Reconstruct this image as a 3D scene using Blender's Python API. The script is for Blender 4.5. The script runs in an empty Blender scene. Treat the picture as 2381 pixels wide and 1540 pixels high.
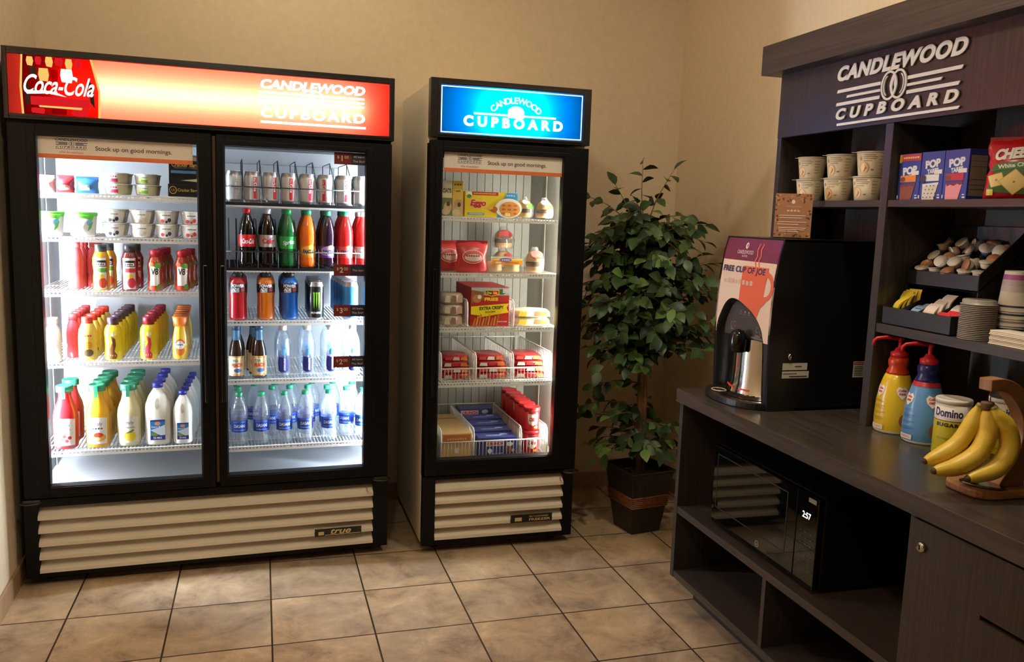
import bpy, math, random
from mathutils import Matrix, Vector
PI = math.pi
rnd = random.Random(7)
SC = bpy.context.scene
COL = SC.collection

# ---------------------------------------------------------------- camera
CAM_POS = (0.9077, -3.3913, 1.4673)
YAW, PITCH, ROLL, FPX = 0.2799, 0.1370, 0.0339, 1948.0
def make_camera():
    cy, sy, cp, sp = math.cos(YAW), math.sin(YAW), math.cos(PITCH), math.sin(PITCH)
    f = Vector((sy*cp, cy*cp, -sp)); r = Vector((cy, -sy, 0)); u = r.cross(f)
    r2 = math.cos(ROLL)*r + math.sin(ROLL)*u
    u2 = -math.sin(ROLL)*r + math.cos(ROLL)*u
    m = Matrix.Identity(4)
    for i in range(3):
        m[i][0], m[i][1], m[i][2], m[i][3] = r2[i], u2[i], -f[i], CAM_POS[i]
    cam = bpy.data.cameras.new('camera'); cam.sensor_width = 36; cam.sensor_fit = 'HORIZONTAL'
    cam.lens = FPX/2381*36; cam.clip_start = 0.05
    o = bpy.data.objects.new('camera', cam); COL.objects.link(o); o.matrix_world = m
    SC.camera = o
make_camera()

# ---------------------------------------------------------------- world, lamps, exposure
SC.view_settings.view_transform = 'Standard'; SC.view_settings.look = 'None'
SC.view_settings.gamma = 1; SC.view_settings.use_curve_mapping = False
SC.view_settings.exposure = 0.0
SC.cycles.use_denoising = True
SC.cycles.max_bounces = 10; SC.cycles.transparent_max_bounces = 24
SC.cycles.diffuse_bounces = 4; SC.cycles.glossy_bounces = 5
SC.cycles.sample_clamp_indirect = 6
W = bpy.data.worlds.new('room_ambient'); SC.world = W; W.use_nodes = True
W.node_tree.nodes['Background'].inputs[0].default_value = (1.0, 0.80, 0.58, 1)
W.node_tree.nodes['Background'].inputs[1].default_value = 0.022
CEIL = 3.0
LAMPS = [((0.95, -0.05), 12, 'POINT'), ((2.42, -1.5), 19, 'AREA'), ((0.85, -2.2), 29, 'POINT')]
for (lx, ly), pw, kind_ in LAMPS:
    L = bpy.data.lights.new('ceiling_lamp', kind_); L.energy = pw; L.color = (1.0, 0.90, 0.70)
    if kind_ == 'AREA': L.shape = 'DISK'; L.size = 0.15
    else: L.shadow_soft_size = 0.09
    o = bpy.data.objects.new('ceiling_lamp', L); COL.objects.link(o); o.location = (lx, ly, CEIL-(0.012 if kind_ == 'AREA' else 0.14))

# ---------------------------------------------------------------- materials
def lin(c):
    return tuple(((x/255)/12.92 if x/255 <= 0.04045 else ((x/255+0.055)/1.055)**2.4) for x in c)
_mats = {}
def newmat(name):
    m = bpy.data.materials.new(name); m.use_nodes = True
    nt = m.node_tree; nt.nodes.clear()
    out = nt.nodes.new('ShaderNodeOutputMaterial')
    return m, nt, out
def pm(name, rgb, rough=0.45, metal=0.0, spec=0.5, coat=0.0):
    if name in _mats: return _mats[name]
    m, nt, out = newmat(name)
    b = nt.nodes.new('ShaderNodeBsdfPrincipled'); nt.links.new(b.outputs[0], out.inputs[0])
    b.inputs['Base Color'].default_value = (*lin(rgb), 1); b.inputs['Roughness'].default_value = rough
    b.inputs['Metallic'].default_value = metal; b.inputs['Specular IOR Level'].default_value = spec
    b.inputs['Coat Weight'].default_value = coat
    n = nt.nodes.new('ShaderNodeTexNoise'); n.inputs['Scale'].default_value = 60; n.inputs['Detail'].default_value = 1
    mr = nt.nodes.new('ShaderNodeMapRange'); mr.inputs['To Min'].default_value = max(0.02, rough-0.04); mr.inputs['To Max'].default_value = rough+0.04
    nt.links.new(n.outputs['Fac'], mr.inputs['Value']); nt.links.new(mr.outputs[0], b.inputs['Roughness'])
    _mats[name] = m; return m
def P(r, g, b, rough=0.42):
    return pm('print_%d_%d_%d_%d' % (r, g, b, int(rough*100)), (r, g, b), rough)
def emis(name, rgb, s):
    if name in _mats: return _mats[name]
    m, nt, out = newmat(name)
    e = nt.nodes.new('ShaderNodeEmission'); e.inputs[0].default_value = (*lin(rgb), 1); e.inputs[1].default_value = s
    nt.links.new(e.outputs[0], out.inputs[0]); _mats[name] = m; return m
def transl(name, col, gloss=0.0):
    """backlit sign film: passes and colours the light of the tube behind it"""
    if name in _mats: return _mats[name]
    m, nt, out = newmat(name)
    t = nt.nodes.new('ShaderNodeBsdfTranslucent'); t.inputs[0].default_value = (*col, 1)
    nt.links.new(t.outputs[0], out.inputs[0]); _mats[name] = m; return m
def clear(name, tint, refl=0.06, rough=0.03, body=0.0, bodycol=(1, 1, 1), edge=0.35):
    """thin clear plastic or glass: tinted transparency, fresnel gloss, optional milky body"""
    if name in _mats: return _mats[name]
    m, nt, out = newmat(name); N = nt.nodes; L = nt.links
    tr = N.new('ShaderNodeBsdfTransparent'); tr.inputs[0].default_value = (*tint, 1)
    gl = N.new('ShaderNodeBsdfGlossy'); gl.inputs['Roughness'].default_value = rough
    lw = N.new('ShaderNodeLayerWeight'); lw.inputs[0].default_value = 0.25
    mr = N.new('ShaderNodeMapRange'); mr.inputs['To Min'].default_value = refl; mr.inputs['To Max'].default_value = edge
    L.new(lw.outputs['Facing'], mr.inputs['Value'])
    src = tr
    if body > 0:
        d = N.new('ShaderNodeBsdfPrincipled'); d.inputs['Base Color'].default_value = (*bodycol, 1); d.inputs['Roughness'].default_value = 0.3
        mx0 = N.new('ShaderNodeMixShader'); mx0.inputs[0].default_value = body
        L.new(tr.outputs[0], mx0.inputs[1]); L.new(d.outputs[0], mx0.inputs[2]); src = mx0
    mx = N.new('ShaderNodeMixShader')
    L.new(mr.outputs[0], mx.inputs[0]); L.new(src.outputs[0], mx.inputs[1]); L.new(gl.outputs[0], mx.inputs[2])
    L.new(mx.outputs[0], out.inputs[0]); _mats[name] = m; return m
def noisy(name, c1, c2, scale=(8, 8, 8), rough=0.5, bump=0.0, detail=5, spec=0.5):
    """two colours mixed by a stretched noise in object space, with optional bump"""
    if name in _mats: return _mats[name]
    m, nt, out = newmat(name); N = nt.nodes; L = nt.links
    b = N.new('ShaderNodeBsdfPrincipled'); L.new(b.outputs[0], out.inputs[0])
    tc = N.new('ShaderNodeTexCoord'); mp = N.new('ShaderNodeMapping'); mp.inputs['Scale'].default_value = scale
    n = N.new('ShaderNodeTexNoise'); n.inputs['Scale'].default_value = 1; n.inputs['Detail'].default_value = detail; n.inputs['Roughness'].default_value = 0.62
    rp = N.new('ShaderNodeValToRGB'); rp.color_ramp.elements[0].position = 0.36; rp.color_ramp.elements[1].position = 0.66
    rp.color_ramp.elements[0].color = (*lin(c1), 1); rp.color_ramp.elements[1].color = (*lin(c2), 1)
    L.new(tc.outputs['Object'], mp.inputs[0]); L.new(mp.outputs[0], n.inputs[0]); L.new(n.outputs['Fac'], rp.inputs[0])
    L.new(rp.outputs[0], b.inputs['Base Color']); b.inputs['Roughness'].default_value = rough
    b.inputs['Specular IOR Level'].default_value = spec
    if bump:
        bp = N.new('ShaderNodeBump'); bp.inputs['Strength'].default_value = bump; bp.inputs['Distance'].default_value = 0.004
        L.new(n.outputs['Fac'], bp.inputs['Height']); L.new(bp.outputs[0], b.inputs['Normal'])
    _mats[name] = m; return m
def tile_mat():
    m, nt, out = newmat('floor_tiles'); N = nt.nodes; L = nt.links
    b = N.new('ShaderNodeBsdfPrincipled'); L.new(b.outputs[0], out.inputs[0])
    tc = N.new('ShaderNodeTexCoord'); mp = N.new('ShaderNodeMapping'); mp.vector_type = 'TEXTURE'
    mp.inputs['Location'].default_value = (TILE_O[0], TILE_O[1], 0); mp.inputs['Rotation'].default_value = (0, 0, 0.0136)
    L.new(tc.outputs['Object'], mp.inputs[0])
    br = N.new('ShaderNodeTexBrick'); br.offset = 0; br.squash = 1
    br.inputs['Scale'].default_value = 1; br.inputs['Brick Width'].default_value = 0.3482; br.inputs['Row Height'].default_value = 0.3482
    br.inputs['Mortar Size'].default_value = 0.0036; br.inputs['Mortar Smooth'].default_value = 0.3; br.inputs['Bias'].default_value = 0
    br.inputs['Color1'].default_value = (0.32, 0.32, 0.32, 1); br.inputs['Color2'].default_value = (0.68, 0.68, 0.68, 1)
    L.new(mp.outputs[0], br.inputs['Vector'])
    n1 = N.new('ShaderNodeTexNoise'); n1.inputs['Scale'].default_value = 6.0; n1.inputs['Detail'].default_value = 12; n1.inputs['Roughness'].default_value = 0.72; n1.inputs['Distortion'].default_value = 0.4
    # every tile has its own veining: shift the noise by the tile's random shade
    sc = N.new('ShaderNodeVectorMath'); sc.operation = 'SCALE'; sc.inputs['Scale'].default_value = 23.0
    ad = N.new('ShaderNodeVectorMath'); ad.operation = 'ADD'
    L.new(br.outputs['Color'], sc.inputs[0]); L.new(tc.outputs['Object'], ad.inputs[0]); L.new(sc.outputs[0], ad.inputs[1]); L.new(ad.outputs[0], n1.inputs[0])
    rp = N.new('ShaderNodeValToRGB'); e = rp.color_ramp.elements
    e[0].position = 0.33; e[0].color = (*lin((128, 106, 86)), 1); e[1].position = 0.68; e[1].color = (*lin((206, 184, 154)), 1)
    k = e.new(0.47); k.color = (*lin((170, 146, 118)), 1)
    k = e.new(0.58); k.color = (*lin((186, 160, 128)), 1)
    L.new(n1.outputs['Fac'], rp.inputs[0])
    n2 = N.new('ShaderNodeTexNoise'); n2.inputs['Scale'].default_value = 1.7; n2.inputs['Detail'].default_value = 2
    L.new(ad.outputs[0], n2.inputs[0])
    hs = N.new('ShaderNodeHueSaturation'); mrv = N.new('ShaderNodeMapRange'); mrv.inputs['From Min'].default_value = 0.3; mrv.inputs['From Max'].default_value = 0.7
    mrv.inputs['To Min'].default_value = 0.84; mrv.inputs['To Max'].default_value = 1.12
    L.new(n2.outputs['Fac'], mrv.inputs['Value']); L.new(mrv.outputs[0], hs.inputs['Value']); L.new(mrv.outputs[0], hs.inputs['Saturation']); L.new(rp.outputs[0], hs.inputs['Color'])
    mx = N.new('ShaderNodeMix'); mx.data_type = 'RGBA'
    L.new(br.outputs['Fac'], mx.inputs['Factor']); L.new(hs.outputs[0], mx.inputs[6]); mx.inputs[7].default_value = (*lin((58, 42, 30)), 1)
    L.new(mx.outputs[2], b.inputs['Base Color']); b.inputs['Roughness'].default_value = 0.42; b.inputs['Specular IOR Level'].default_value = 0.3
    bp = N.new('ShaderNodeBump'); bp.inputs['Strength'].default_value = 0.5; bp.inputs['Distance'].default_value = 0.003; bp.invert = True
    L.new(br.outputs['Fac'], bp.inputs['Height']); L.new(bp.outputs[0], b.inputs['Normal'])
    return m
TILE_O = (0.1929+0.0136*0.2862, -0.2862+0.0136*0.1929)

BLACK = pm('black_plastic', (11, 10, 10), 0.45, spec=0.2)
BLACKG = pm('black_gloss', (15, 15, 15), 0.12)
BLACKM = pm('black_wire', (22, 22, 22), 0.45)
IVORY = pm('ivory_enamel', (228, 216, 194), 0.4)
WHITE = pm('white_plastic', (240, 240, 238), 0.4)
LINER = pm('white_liner', (176, 180, 182), 0.5)
LINERW = pm('warm_liner', (134, 133, 126), 0.5)
WIREW = pm('white_wire', (238, 238, 234), 0.35)
CHROME = pm('chrome', (225, 225, 222), 0.12, 1.0)
STEEL = pm('brushed_steel', (190, 190, 186), 0.3, 1.0)
GLASS = clear('door_glass', (0.97, 0.98, 0.98), 0.015, 0.0, edge=0.22)
WOODV = noisy('laminate_vertical_grain', (47, 41, 37), (62, 54, 48), (150, 150, 3), 0.4, 0.04, spec=0.35)
WOODH = noisy('laminate_long_grain', (50, 43, 38), (68, 59, 52), (160, 3, 160), 0.4, 0.04, spec=0.35)
WOODT = noisy('laminate_worktop', (56, 49, 43), (74, 65, 57), (50, 2.5, 50), 0.27, 0.02, spec=0.5)
WALLP = noisy('wall_paint', (213, 193, 163), (219, 199, 169), (35, 35, 35), 0.75, 0.025, spec=0.2)
BASEB = noisy('baseboard_tile', (150, 118, 88), (178, 146, 112), (6, 6, 6), 0.5)

# ---------------------------------------------------------------- mesh builder
class MB:
    def __init__(s): s.v = []; s.f = []; s.m = []; s.sm = []
    def add(s, vs, fs, mi=0, smooth=False):
        o = len(s.v); s.v += [tuple(p) for p in vs]
        for f in fs: s.f.append([i+o for i in f]); s.m.append(mi); s.sm.append(smooth)
        return s
    def box(s, x0, x1, y0, y1, z0, z1, mi=0, T=None):
        vs = [(x, y, z) for z in (z0, z1) for y in (y0, y1) for x in (x0, x1)]
        if T: vs = [T(*p) for p in vs]
        return s.add(vs, [(0, 2, 3, 1), (4, 5, 7, 6), (0, 1, 5, 4), (2, 6, 7, 3), (0, 4, 6, 2), (1, 3, 7, 5)], mi)
    def quad(s, pts, mi=0): return s.add(pts, [tuple(range(len(pts)))], mi)
    def tube(s, path, r, n=8, mi=0, closed=False, caps=True):
        P_ = [Vector(p) for p in path]; k = len(P_); rs = r if isinstance(r, (list, tuple)) else [r]*k
        vs = []; ref = None
        for i, p in enumerate(P_):
            if closed: t = P_[(i+1) % k]-P_[i-1]
            else: t = P_[min(i+1, k-1)]-P_[max(i-1, 0)]
            t.normalize()
            if ref is None: ref = Vector((0, 0, 1)) if abs(t.z) < 0.9 else Vector((1, 0, 0))
            a = ref-t*ref.dot(t); a.normalize(); ref = a; b = t.cross(a)
            for j in range(n):
                w = 2*PI*j/n; vs.append(p+(a*math.cos(w)+b*math.sin(w))*rs[i])
        fs = []
        for i in range(k if closed else k-1):
            for j in range(n):
                i2 = (i+1) % k
                fs.append((i*n+j, i*n+(j+1) % n, i2*n+(j+1) % n, i2*n+j))
        s.add(vs, fs, mi, True)
        if caps and not closed:
            o = len(s.v)-len(vs)
            s.f.append([o+j for j in range(n)][::-1]); s.m.append(mi); s.sm.append(False)
            s.f.append([o+(k-1)*n+j for j in range(n)]); s.m.append(mi); s.sm.append(False)
        return s
    def bar(s, p0, p1, r, mi=0, n=4): return s.tube([p0, p1], r, n, mi)
    def lathe(s, prof, n=24, mi=0, sx=1, sy=1, e=2.0, cap0=True, cap1=True, c=(0, 0), a0=0.0, a1=2*PI, seg=None):
        """rings of (radius, z); e > 2 squares the section; seg lists a material per span; repeated rings make sharp edges"""
        full = abs(a1-a0-2*PI) < 1e-6; cols = n if full else n+1; vs = []
        for r, z in prof:
            for j in range(cols):
                w = a0+(a1-a0)*j/n; cw, sw = math.cos(w), math.sin(w)
                q = (abs(cw)**e+abs(sw)**e)**(-1/e)
                vs.append((c[0]+r*q*cw*sx, c[1]+r*q*sw*sy, z))
        o = len(s.v); s.v += vs
        for i in range(len(prof)-1):
            for j in range(n):
                k = (j+1) % cols
                s.f.append([o+i*cols+j, o+i*cols+k, o+(i+1)*cols+k, o+(i+1)*cols+j]); s.m.append(seg[i] if seg else mi); s.sm.append(True)
        if full and cap0 and prof[0][0] > 1e-5: s.f.append([o+j for j in range(n)][::-1]); s.m.append(seg[0] if seg else mi); s.sm.append(False)
        if full and cap1 and prof[-1][0] > 1e-5: s.f.append([o+(len(prof)-1)*cols+j for j in range(n)]); s.m.append(seg[-1] if seg else mi); s.sm.append(False)
        return s
    def prism(s, poly, y0, y1, mi=0, T=None):
        """2-D outline (x, z) pushed from y0 to y1"""
        n = len(poly); vs = [(x, y0, z) for x, z in poly]+[(x, y1, z) for x, z in poly]
        if T: vs = [T(*p) for p in vs]
        fs = [tuple(range(n)), tuple(range(2*n-1, n-1, -1))]+[(i, i+n, (i+1) % n+n, (i+1) % n) for i in range(n)]
        return s.add(vs, fs, mi)
    def mesh(s, name, mats):
        me = bpy.data.meshes.new(name); me.from_pydata(s.v, [], s.f)
        for m in mats: me.materials.append(m)
        me.polygons.foreach_set('material_index', s.m); me.polygons.foreach_set('use_smooth', s.sm)
        me.update(); return me

def part(name, mb, mats, parent=None, bev=0, label=None, kind=None):
    if not isinstance(mats, (list, tuple)): mats = [mats]
    o = bpy.data.objects.new(name, mb.mesh(name, mats)); COL.objects.link(o)
    if parent: o.parent = parent
    if bev:
        md = o.modifiers.new('soft_edges', 'BEVEL'); md.width = bev; md.segments = 2; md.limit_method = 'ANGLE'; md.angle_limit = 0.7
    if label: o['label'] = label
    if kind: o['kind'] = kind
    return o
def tag(o, label, cat, group=None):
    o['label'] = label; o['category'] = cat
    if group: o['group'] = group
    return o
def thing(name, label, cat, loc=(0, 0, 0), rz=0, group=None):
    o = bpy.data.objects.new(name, None); COL.objects.link(o); o.empty_display_size = 0.05
    o.location = loc; o.rotation_euler = (0, 0, rz)
    return tag(o, label, cat, group)
def dup(root, loc, rz, label, group=None):
    r = root.copy(); COL.objects.link(r); r.location = loc; r.rotation_euler = (0, 0, rz); r['label'] = label
    if group: r['group'] = group
    for ch in list(root.children):
        c = ch.copy(); COL.objects.link(c); c.parent = r
        for g in list(ch.children):
            d = g.copy(); COL.objects.link(d); d.parent = c
    return r
def struct(name, mb, mats, parent=None, bev=0):
    o = part(name, mb, mats, parent, bev)
    if not parent: o['kind'] = 'structure'
    return o

# ---------------------------------------------------------------- flat art (printing, lettering)
_txt = {}
def text2d(s, bold=0.0, shear=0.0, space=1.0):
    k = (s, bold, shear, space)
    if k in _txt: return _txt[k]
    cu = bpy.data.curves.new('lettering', 'FONT'); cu.body = s; cu.offset = bold; cu.shear = shear; cu.space_character = space
    cu.resolution_u = 5; cu.fill_mode = 'FRONT' if hasattr(cu, 'fill_mode') else cu.fill_mode
    o = bpy.data.objects.new('lettering', cu); COL.objects.link(o)
    dg = bpy.context.evaluated_depsgraph_get(); me = bpy.data.meshes.new_from_object(o.evaluated_get(dg))
    v = [(p.co.x, p.co.y) for p in me.vertices]; f = [tuple(q.vertices) for q in me.polygons]
    bpy.data.objects.remove(o); bpy.data.curves.remove(cu); bpy.data.meshes.remove(me)
    if v:
        x0, x1 = min(p[0] for p in v), max(p[0] for p in v); y0, y1 = min(p[1] for p in v), max(p[1] for p in v)
        v = [(x-(x0+x1)/2, y-(y0+y1)/2) for x, y in v]; _txt[k] = (v, f, x1-x0, y1-y0)
    else: _txt[k] = ([], [], 1, 1)
    return _txt[k]
def clip(poly, ax, lo, hi):
    for lim, sg in ((lo, 1), (hi, -1)):
        out = []
        for i, p in enumerate(poly):
            q = poly[i-1]; a, b = (q[ax]-lim)*sg, (p[ax]-lim)*sg
            if (a >= 0) != (b >= 0):
                t = a/(a-b); out.append((q[0]+(p[0]-q[0])*t, q[1]+(p[1]-q[1])*t))
            if b >= 0: out.append(p)
        poly = out
        if len(poly) < 3: return []
    return poly
def regrid(v, f, grid):
    """cut faces into strips so that they can follow a curved surface"""
    polys = [[v[i] for i in q] for q in f]
    for ax, d in enumerate(grid):
        if not d: continue
        nxt = []
        for q in polys:
            lo, hi = min(p[ax] for p in q), max(p[ax] for p in q); n = int((hi-lo)/d)+1
            if n == 1: nxt.append(q); continue
            for k in range(n):
                c = clip(q, ax, lo+(hi-lo)*k/n-(1e-9 if k == 0 else 0), lo+(hi-lo)*(k+1)/n+(1e-9 if k == n-1 else 0))
                if len(c) >= 3: nxt.append(c)
        polys = nxt
    vs = []; fs = []
    for q in polys: fs.append(tuple(range(len(vs), len(vs)+len(q)))); vs += q
    return vs, fs
UNREADABLE = {'livana', 'coffee break', 'fruit punch', 'Delights', 'sausage biscuits', 'Sandwich', 'Protein', 'oats', 'LESS + STRONGER', 'waffles', 'BUTTERMILK', 'FAMILY SIZE', 'ice cream bars', 'SANDWICH', 'ON THE HOUSE', 'Cherry', 'Greek Yogurt', 'WARNING', 'APPLE', 'BERRY', 'orange', '80'}
class Art:
    """flat shapes in (u, v) metres, each with a material and a stacking level"""
    def __init__(s): s.sh = []; s.lv = 0
    def put(s, v, f, m, lv=None):
        if lv is None: s.lv += 1; lv = s.lv
        s.sh.append((v, f, m, lv)); return s
    def poly(s, pts, m, lv=None): return s.put(pts, [tuple(range(len(pts)))], m, lv)
    def rect(s, u0, v0, u1, v1, m, n=1, lv=None):
        vs = []; 
        for i in range(n+1):
            u = u0+(u1-u0)*i/n; vs += [(u, v0), (u, v1)]
        return s.put(vs, [(2*i, 2*i+2, 2*i+3, 2*i+1) for i in range(n)], m, lv)
    def ell(s, u, v, a, b, m, n=18, lv=None): return s.poly([(u+a*math.cos(2*PI*i/n), v+b*math.sin(2*PI*i/n)) for i in range(n)], m, lv)
    def ring(s, u, v, a, b, t, m, n=24, w0=0, w1=2*PI, lv=None):
        vs = []
        for i in range(n+1):
            w = w0+(w1-w0)*i/n; c, q = math.cos(w), math.sin(w); vs += [(u+a*c, v+b*q), (u+(a-t)*c, v+(b-t)*q)]
        return s.put(vs, [(2*i, 2*i+2, 2*i+3, 2*i+1) for i in range(n)], m, lv)
    def text(s, t, u, v, m, w=None, h=None, bold=0.0, shear=0.0, space=1.0, rot=0.0, lv=None):
        if t in UNREADABLE:                                       # too small to read in the place: a row of short strokes
            h_ = h or 0.008; w_ = w or 0.03; n = max(3, int(w_/h_*1.1)); s.lv += 1; l0 = s.lv
            for i in range(n): x = u-w_/2+w_*(i+0.1)/n; s.poly([(x, v-h_*0.35), (x+w_/n*0.7, v-h_*0.35), (x+w_/n*0.7, v+h_*(0.35 if i % 3 else 0.15)), (x, v+h_*0.3)], m, l0)
            return s
        vs, fs, tw, th = text2d(t, bold, shear, space)
        kx = (w/tw) if w else None; ky = (h/th) if h else None
        kx = kx or ky or 1; ky = ky or kx
        c, q = math.cos(rot), math.sin(rot)
        return s.put([(u+(x*kx)*c-(y*ky)*q, v+(x*kx)*q+(y*ky)*c) for x, y in vs], fs, m, lv)
    def arctext(s, t, u, v, r, a0, a1, h, m, bold=0.0, shear=0.0):
        """letters standing on a circle, from angle a0 to a1"""
        s.lv += 1; lv = s.lv; wd = [text2d(c, bold, shear)[2]+0.10 for c in t]; tot = sum(wd); run = 0
        for i, ch in enumerate(t):
            a = a0+(a1-a0)*(run+wd[i]/2)/tot; run += wd[i]; vs, fs, tw, th = text2d(ch, bold, shear)
            k = h/th; c, q = math.cos(a-PI/2), math.sin(a-PI/2)
            s.put([(u+r*math.cos(a)+x*k*c-y*k*q, v+r*math.sin(a)+x*k*q+y*k*c) for x, y in vs], fs, m, lv)
        return s
    def onto(s, mb, mats, fn, eps=0.00015, grid=None):
        for v, f, m, lv in s.sh:
            if m not in mats: mats.append(m)
            if grid:
                v, f = regrid(v, f, grid)
            mb.add([fn(u, w, lv*eps) for u, w in v], f, mats.index(m))
        return mb
def face_y(x, y, z): return lambda u, v, l: (x+u, y-l, z+v)            # looks towards -y
def face_x(x, y, z): return lambda u, v, l: (x-l, y-u, z+v)            # looks towards -x, u runs towards -y
def face_side(x, y, z): return face_y(x, y, z)
def cyl(R, z=0, a=0.0, cx=0, cy=0):                                    # round a vertical cylinder, facing -y
    return lambda u, v, l: (cx+(R+l)*math.sin(u/R+a), cy-(R+l)*math.cos(u/R+a), z+v)
def art_part(name, art, fn, parent, eps=0.00015, label=None, grid=None):
    mb = MB(); mats = []; art.onto(mb, mats, fn, eps, grid); return part(name, mb, mats, parent, label=label)

def emblem(art, u, v, k, m):
    """two overlapping oval rings with a flame in the lens between them"""
    for sg in (-1, 1):
        art.ring(u+sg*0.46*k, v, 0.80*k, 1.0*k, 0.15*k, m); c = PI/2-sg*PI/2
        art.ring(u+sg*0.46*k, v, 0.54*k, 0.76*k, 0.08*k, m, w0=c-0.36*PI, w1=c+0.36*PI)
    h, w = 0.80*k, 0.36*k
    L_ = [(u-w*math.sin(PI*i/10), v-h+2*h*i/10) for i in range(11)]; R_ = [(2*u-x, y) for x, y in L_]
    f = [(u+a*k, v+b*k) for a, b in ((0.0, -0.52), (0.12, -0.22), (0.06, 0.05), (0.10, 0.46), (-0.07, 0.12), (-0.12, -0.18))]
    art.poly(L_[::-1]+[f[0], f[5], f[4], f[3]], m); art.poly(R_+[f[3], f[2], f[1], f[0]], m)
def logo(art, u, v, w, m, bold=0.03):
    """the stacked cupboard sign: two words, speed lines and the emblem between"""
    h = w*0.36
    art.text('CANDLEWOOD', u, v+0.43*h, m, w=w, h=0.24*h, bold=bold, shear=0.25)
    for dv, a, b in ((0.16, 0.49, 0.49), (0.06, 0.40, 0.37), (-0.05, 0.49, 0.47)):
        t = 0.028*h*1.2
        art.poly([(u-a*w, v+dv*h-t), (u-0.12*w, v+dv*h-t), (u-0.12*w, v+dv*h+t), (u-a*w, v+dv*h+t)], m)
        art.poly([(u+0.12*w, v+dv*h-t), (u+b*w, v+dv*h-t), (u+b*w+0.02*w, v+dv*h+t), (u+0.12*w, v+dv*h+t)], m)
    emblem(art, u, v+0.06*h, 0.20*h, m)
    art.text('CUPBOARD', u-0.01*w, v-0.26*h, m, w=0.95*w, h=0.19*h, bold=bold, shear=0.2, space=1.35)
    art.poly([(u-0.5*w, v-0.46*h), (u+0.46*w, v-0.46*h), (u+0.48*w, v-0.42*h), (u-0.5*w, v-0.42*h)], m)

# ================================================================ the room
WL = 0.0506
XR, YB = 3.0, 0.785
struct('floor', MB().box(-0.75, 3.12, -4.6, 0.9, -0.08, 0.0), tile_mat())
struct('ceiling', MB().box(-0.75, 3.12, -4.6, 0.9, CEIL, CEIL+0.08), pm('ceiling_paint', (226, 214, 194), 0.8))
struct('wall_back', MB().box(-0.3, XR+0.12, YB, YB+0.1, 0, CEIL), WALLP)
struct('wall_right', MB().box(XR, XR+0.1, -4.6, YB, 0, CEIL), WALLP)
def skew(x, y, z): return (x-0.034-WL*y, y, z)
struct('wall_left', MB().box(-0.1, 0.0, -4.6, YB, 0, CEIL, T=skew), WALLP)
struct('baseboard_left', MB().box(0.0, 0.011, -4.6, YB-0.012, 0, 0.082, T=skew), BASEB, bev=0.002)
struct('baseboard_back', MB().box(-0.06, XR, YB-0.012, YB, 0, 0.082), BASEB, bev=0.002)
struct('baseboard_right', MB().box(XR-0.012, XR, -0.55, YB-0.012, 0, 0.082), BASEB, bev=0.002)

# ================================================================ the two glass door coolers
class Frame:
    def __init__(s, x, y, a): s.x, s.y, s.a = x, y, a; s.c, s.s = math.cos(a), math.sin(a)
    def at(s, x, d, z): return (s.x+x*s.c-d*s.s, s.y+x*s.s+d*s.c, z)
C1 = Frame(0, 0, 0.0506); C2 = Frame(1.5187, 0.0244, 0.0115)
RED = transl('red_sign_film', (0.95, 0.046, 0.026)); BLUE = transl('blue_sign_film', (0.0, 0.26, 0.95))
LIT = emis('lit_lettering', (255, 252, 246), 2.2); LITB = emis('lit_blue_white', (245, 253, 255), 1.6)

def wire_shelf(root, x0, x1, z, y0=0.07, y1=0.60, thin=False):
    mb = MB()
    if not thin: mb.box(x0, x1, y0, y0+0.003, z-0.020, z-0.010)                 # solid lip
    mb.box(x0, x1, y0, y0+0.004, z-0.004, z+0.001)                 # top wire of the lip
    n = int((x1-x0)/0.0135)
    for i in range(n+1):
        x = x0+(x1-x0)*i/n
        mb.box(x-0.0032, x+0.0032, y0+0.0005, y0+0.003, z-(0.006 if thin else 0.011), z-0.003)
        mb.box(x-0.0014, x+0.0014, y0+0.003, y1, z-0.004, z-0.0012)
    for y in (y0+0.12, y0+0.3, y1-0.004): mb.box(x0, x1, y, y+0.004, z-0.006, z-0.003)
    return part('shelf', mb, WIREW, root)

def rect_frame(mb, x0, x1, z0, z1, gx0, gx1, gz0, gz1, y0, y1, mi=0):
    mb.box(x0, gx0, y0, y1, z0, z1, mi); mb.box(gx1, x1, y0, y1, z0, z1, mi)
    mb.box(gx0, gx1, y0, y1, gz1, z1, mi); mb.box(gx0, gx1, y0, y1, z0, gz0, mi)

def grille(root, x0, x1, z0, z1, W):
    g = MB(); rect_frame(g, 0.0, W, 0.035, 0.345, x0, x1, z0, z1, 0.012, 0.05); g.box(x0, x1, 0.047, 0.05, z0, z1)
    o = part('grille_frame', g, BLACK, root, bev=0.002)
    n = 5; p = (z1-z0)/n; sw = lambda x, y, z: (y, x, z)
    for i in range(n):
        zt = z1-i*p
        prof = [(0.0465, zt), (0.0460, zt-0.10*p), (0.010, zt-0.60*p), (0.002, zt-0.68*p), (0.002, zt-0.93*p), (0.006, zt-0.96*p), (0.0465, zt-0.62*p)]
        part('louver', MB().prism(prof, x0, x1, 0, sw), IVORY, root)
    return o

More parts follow.
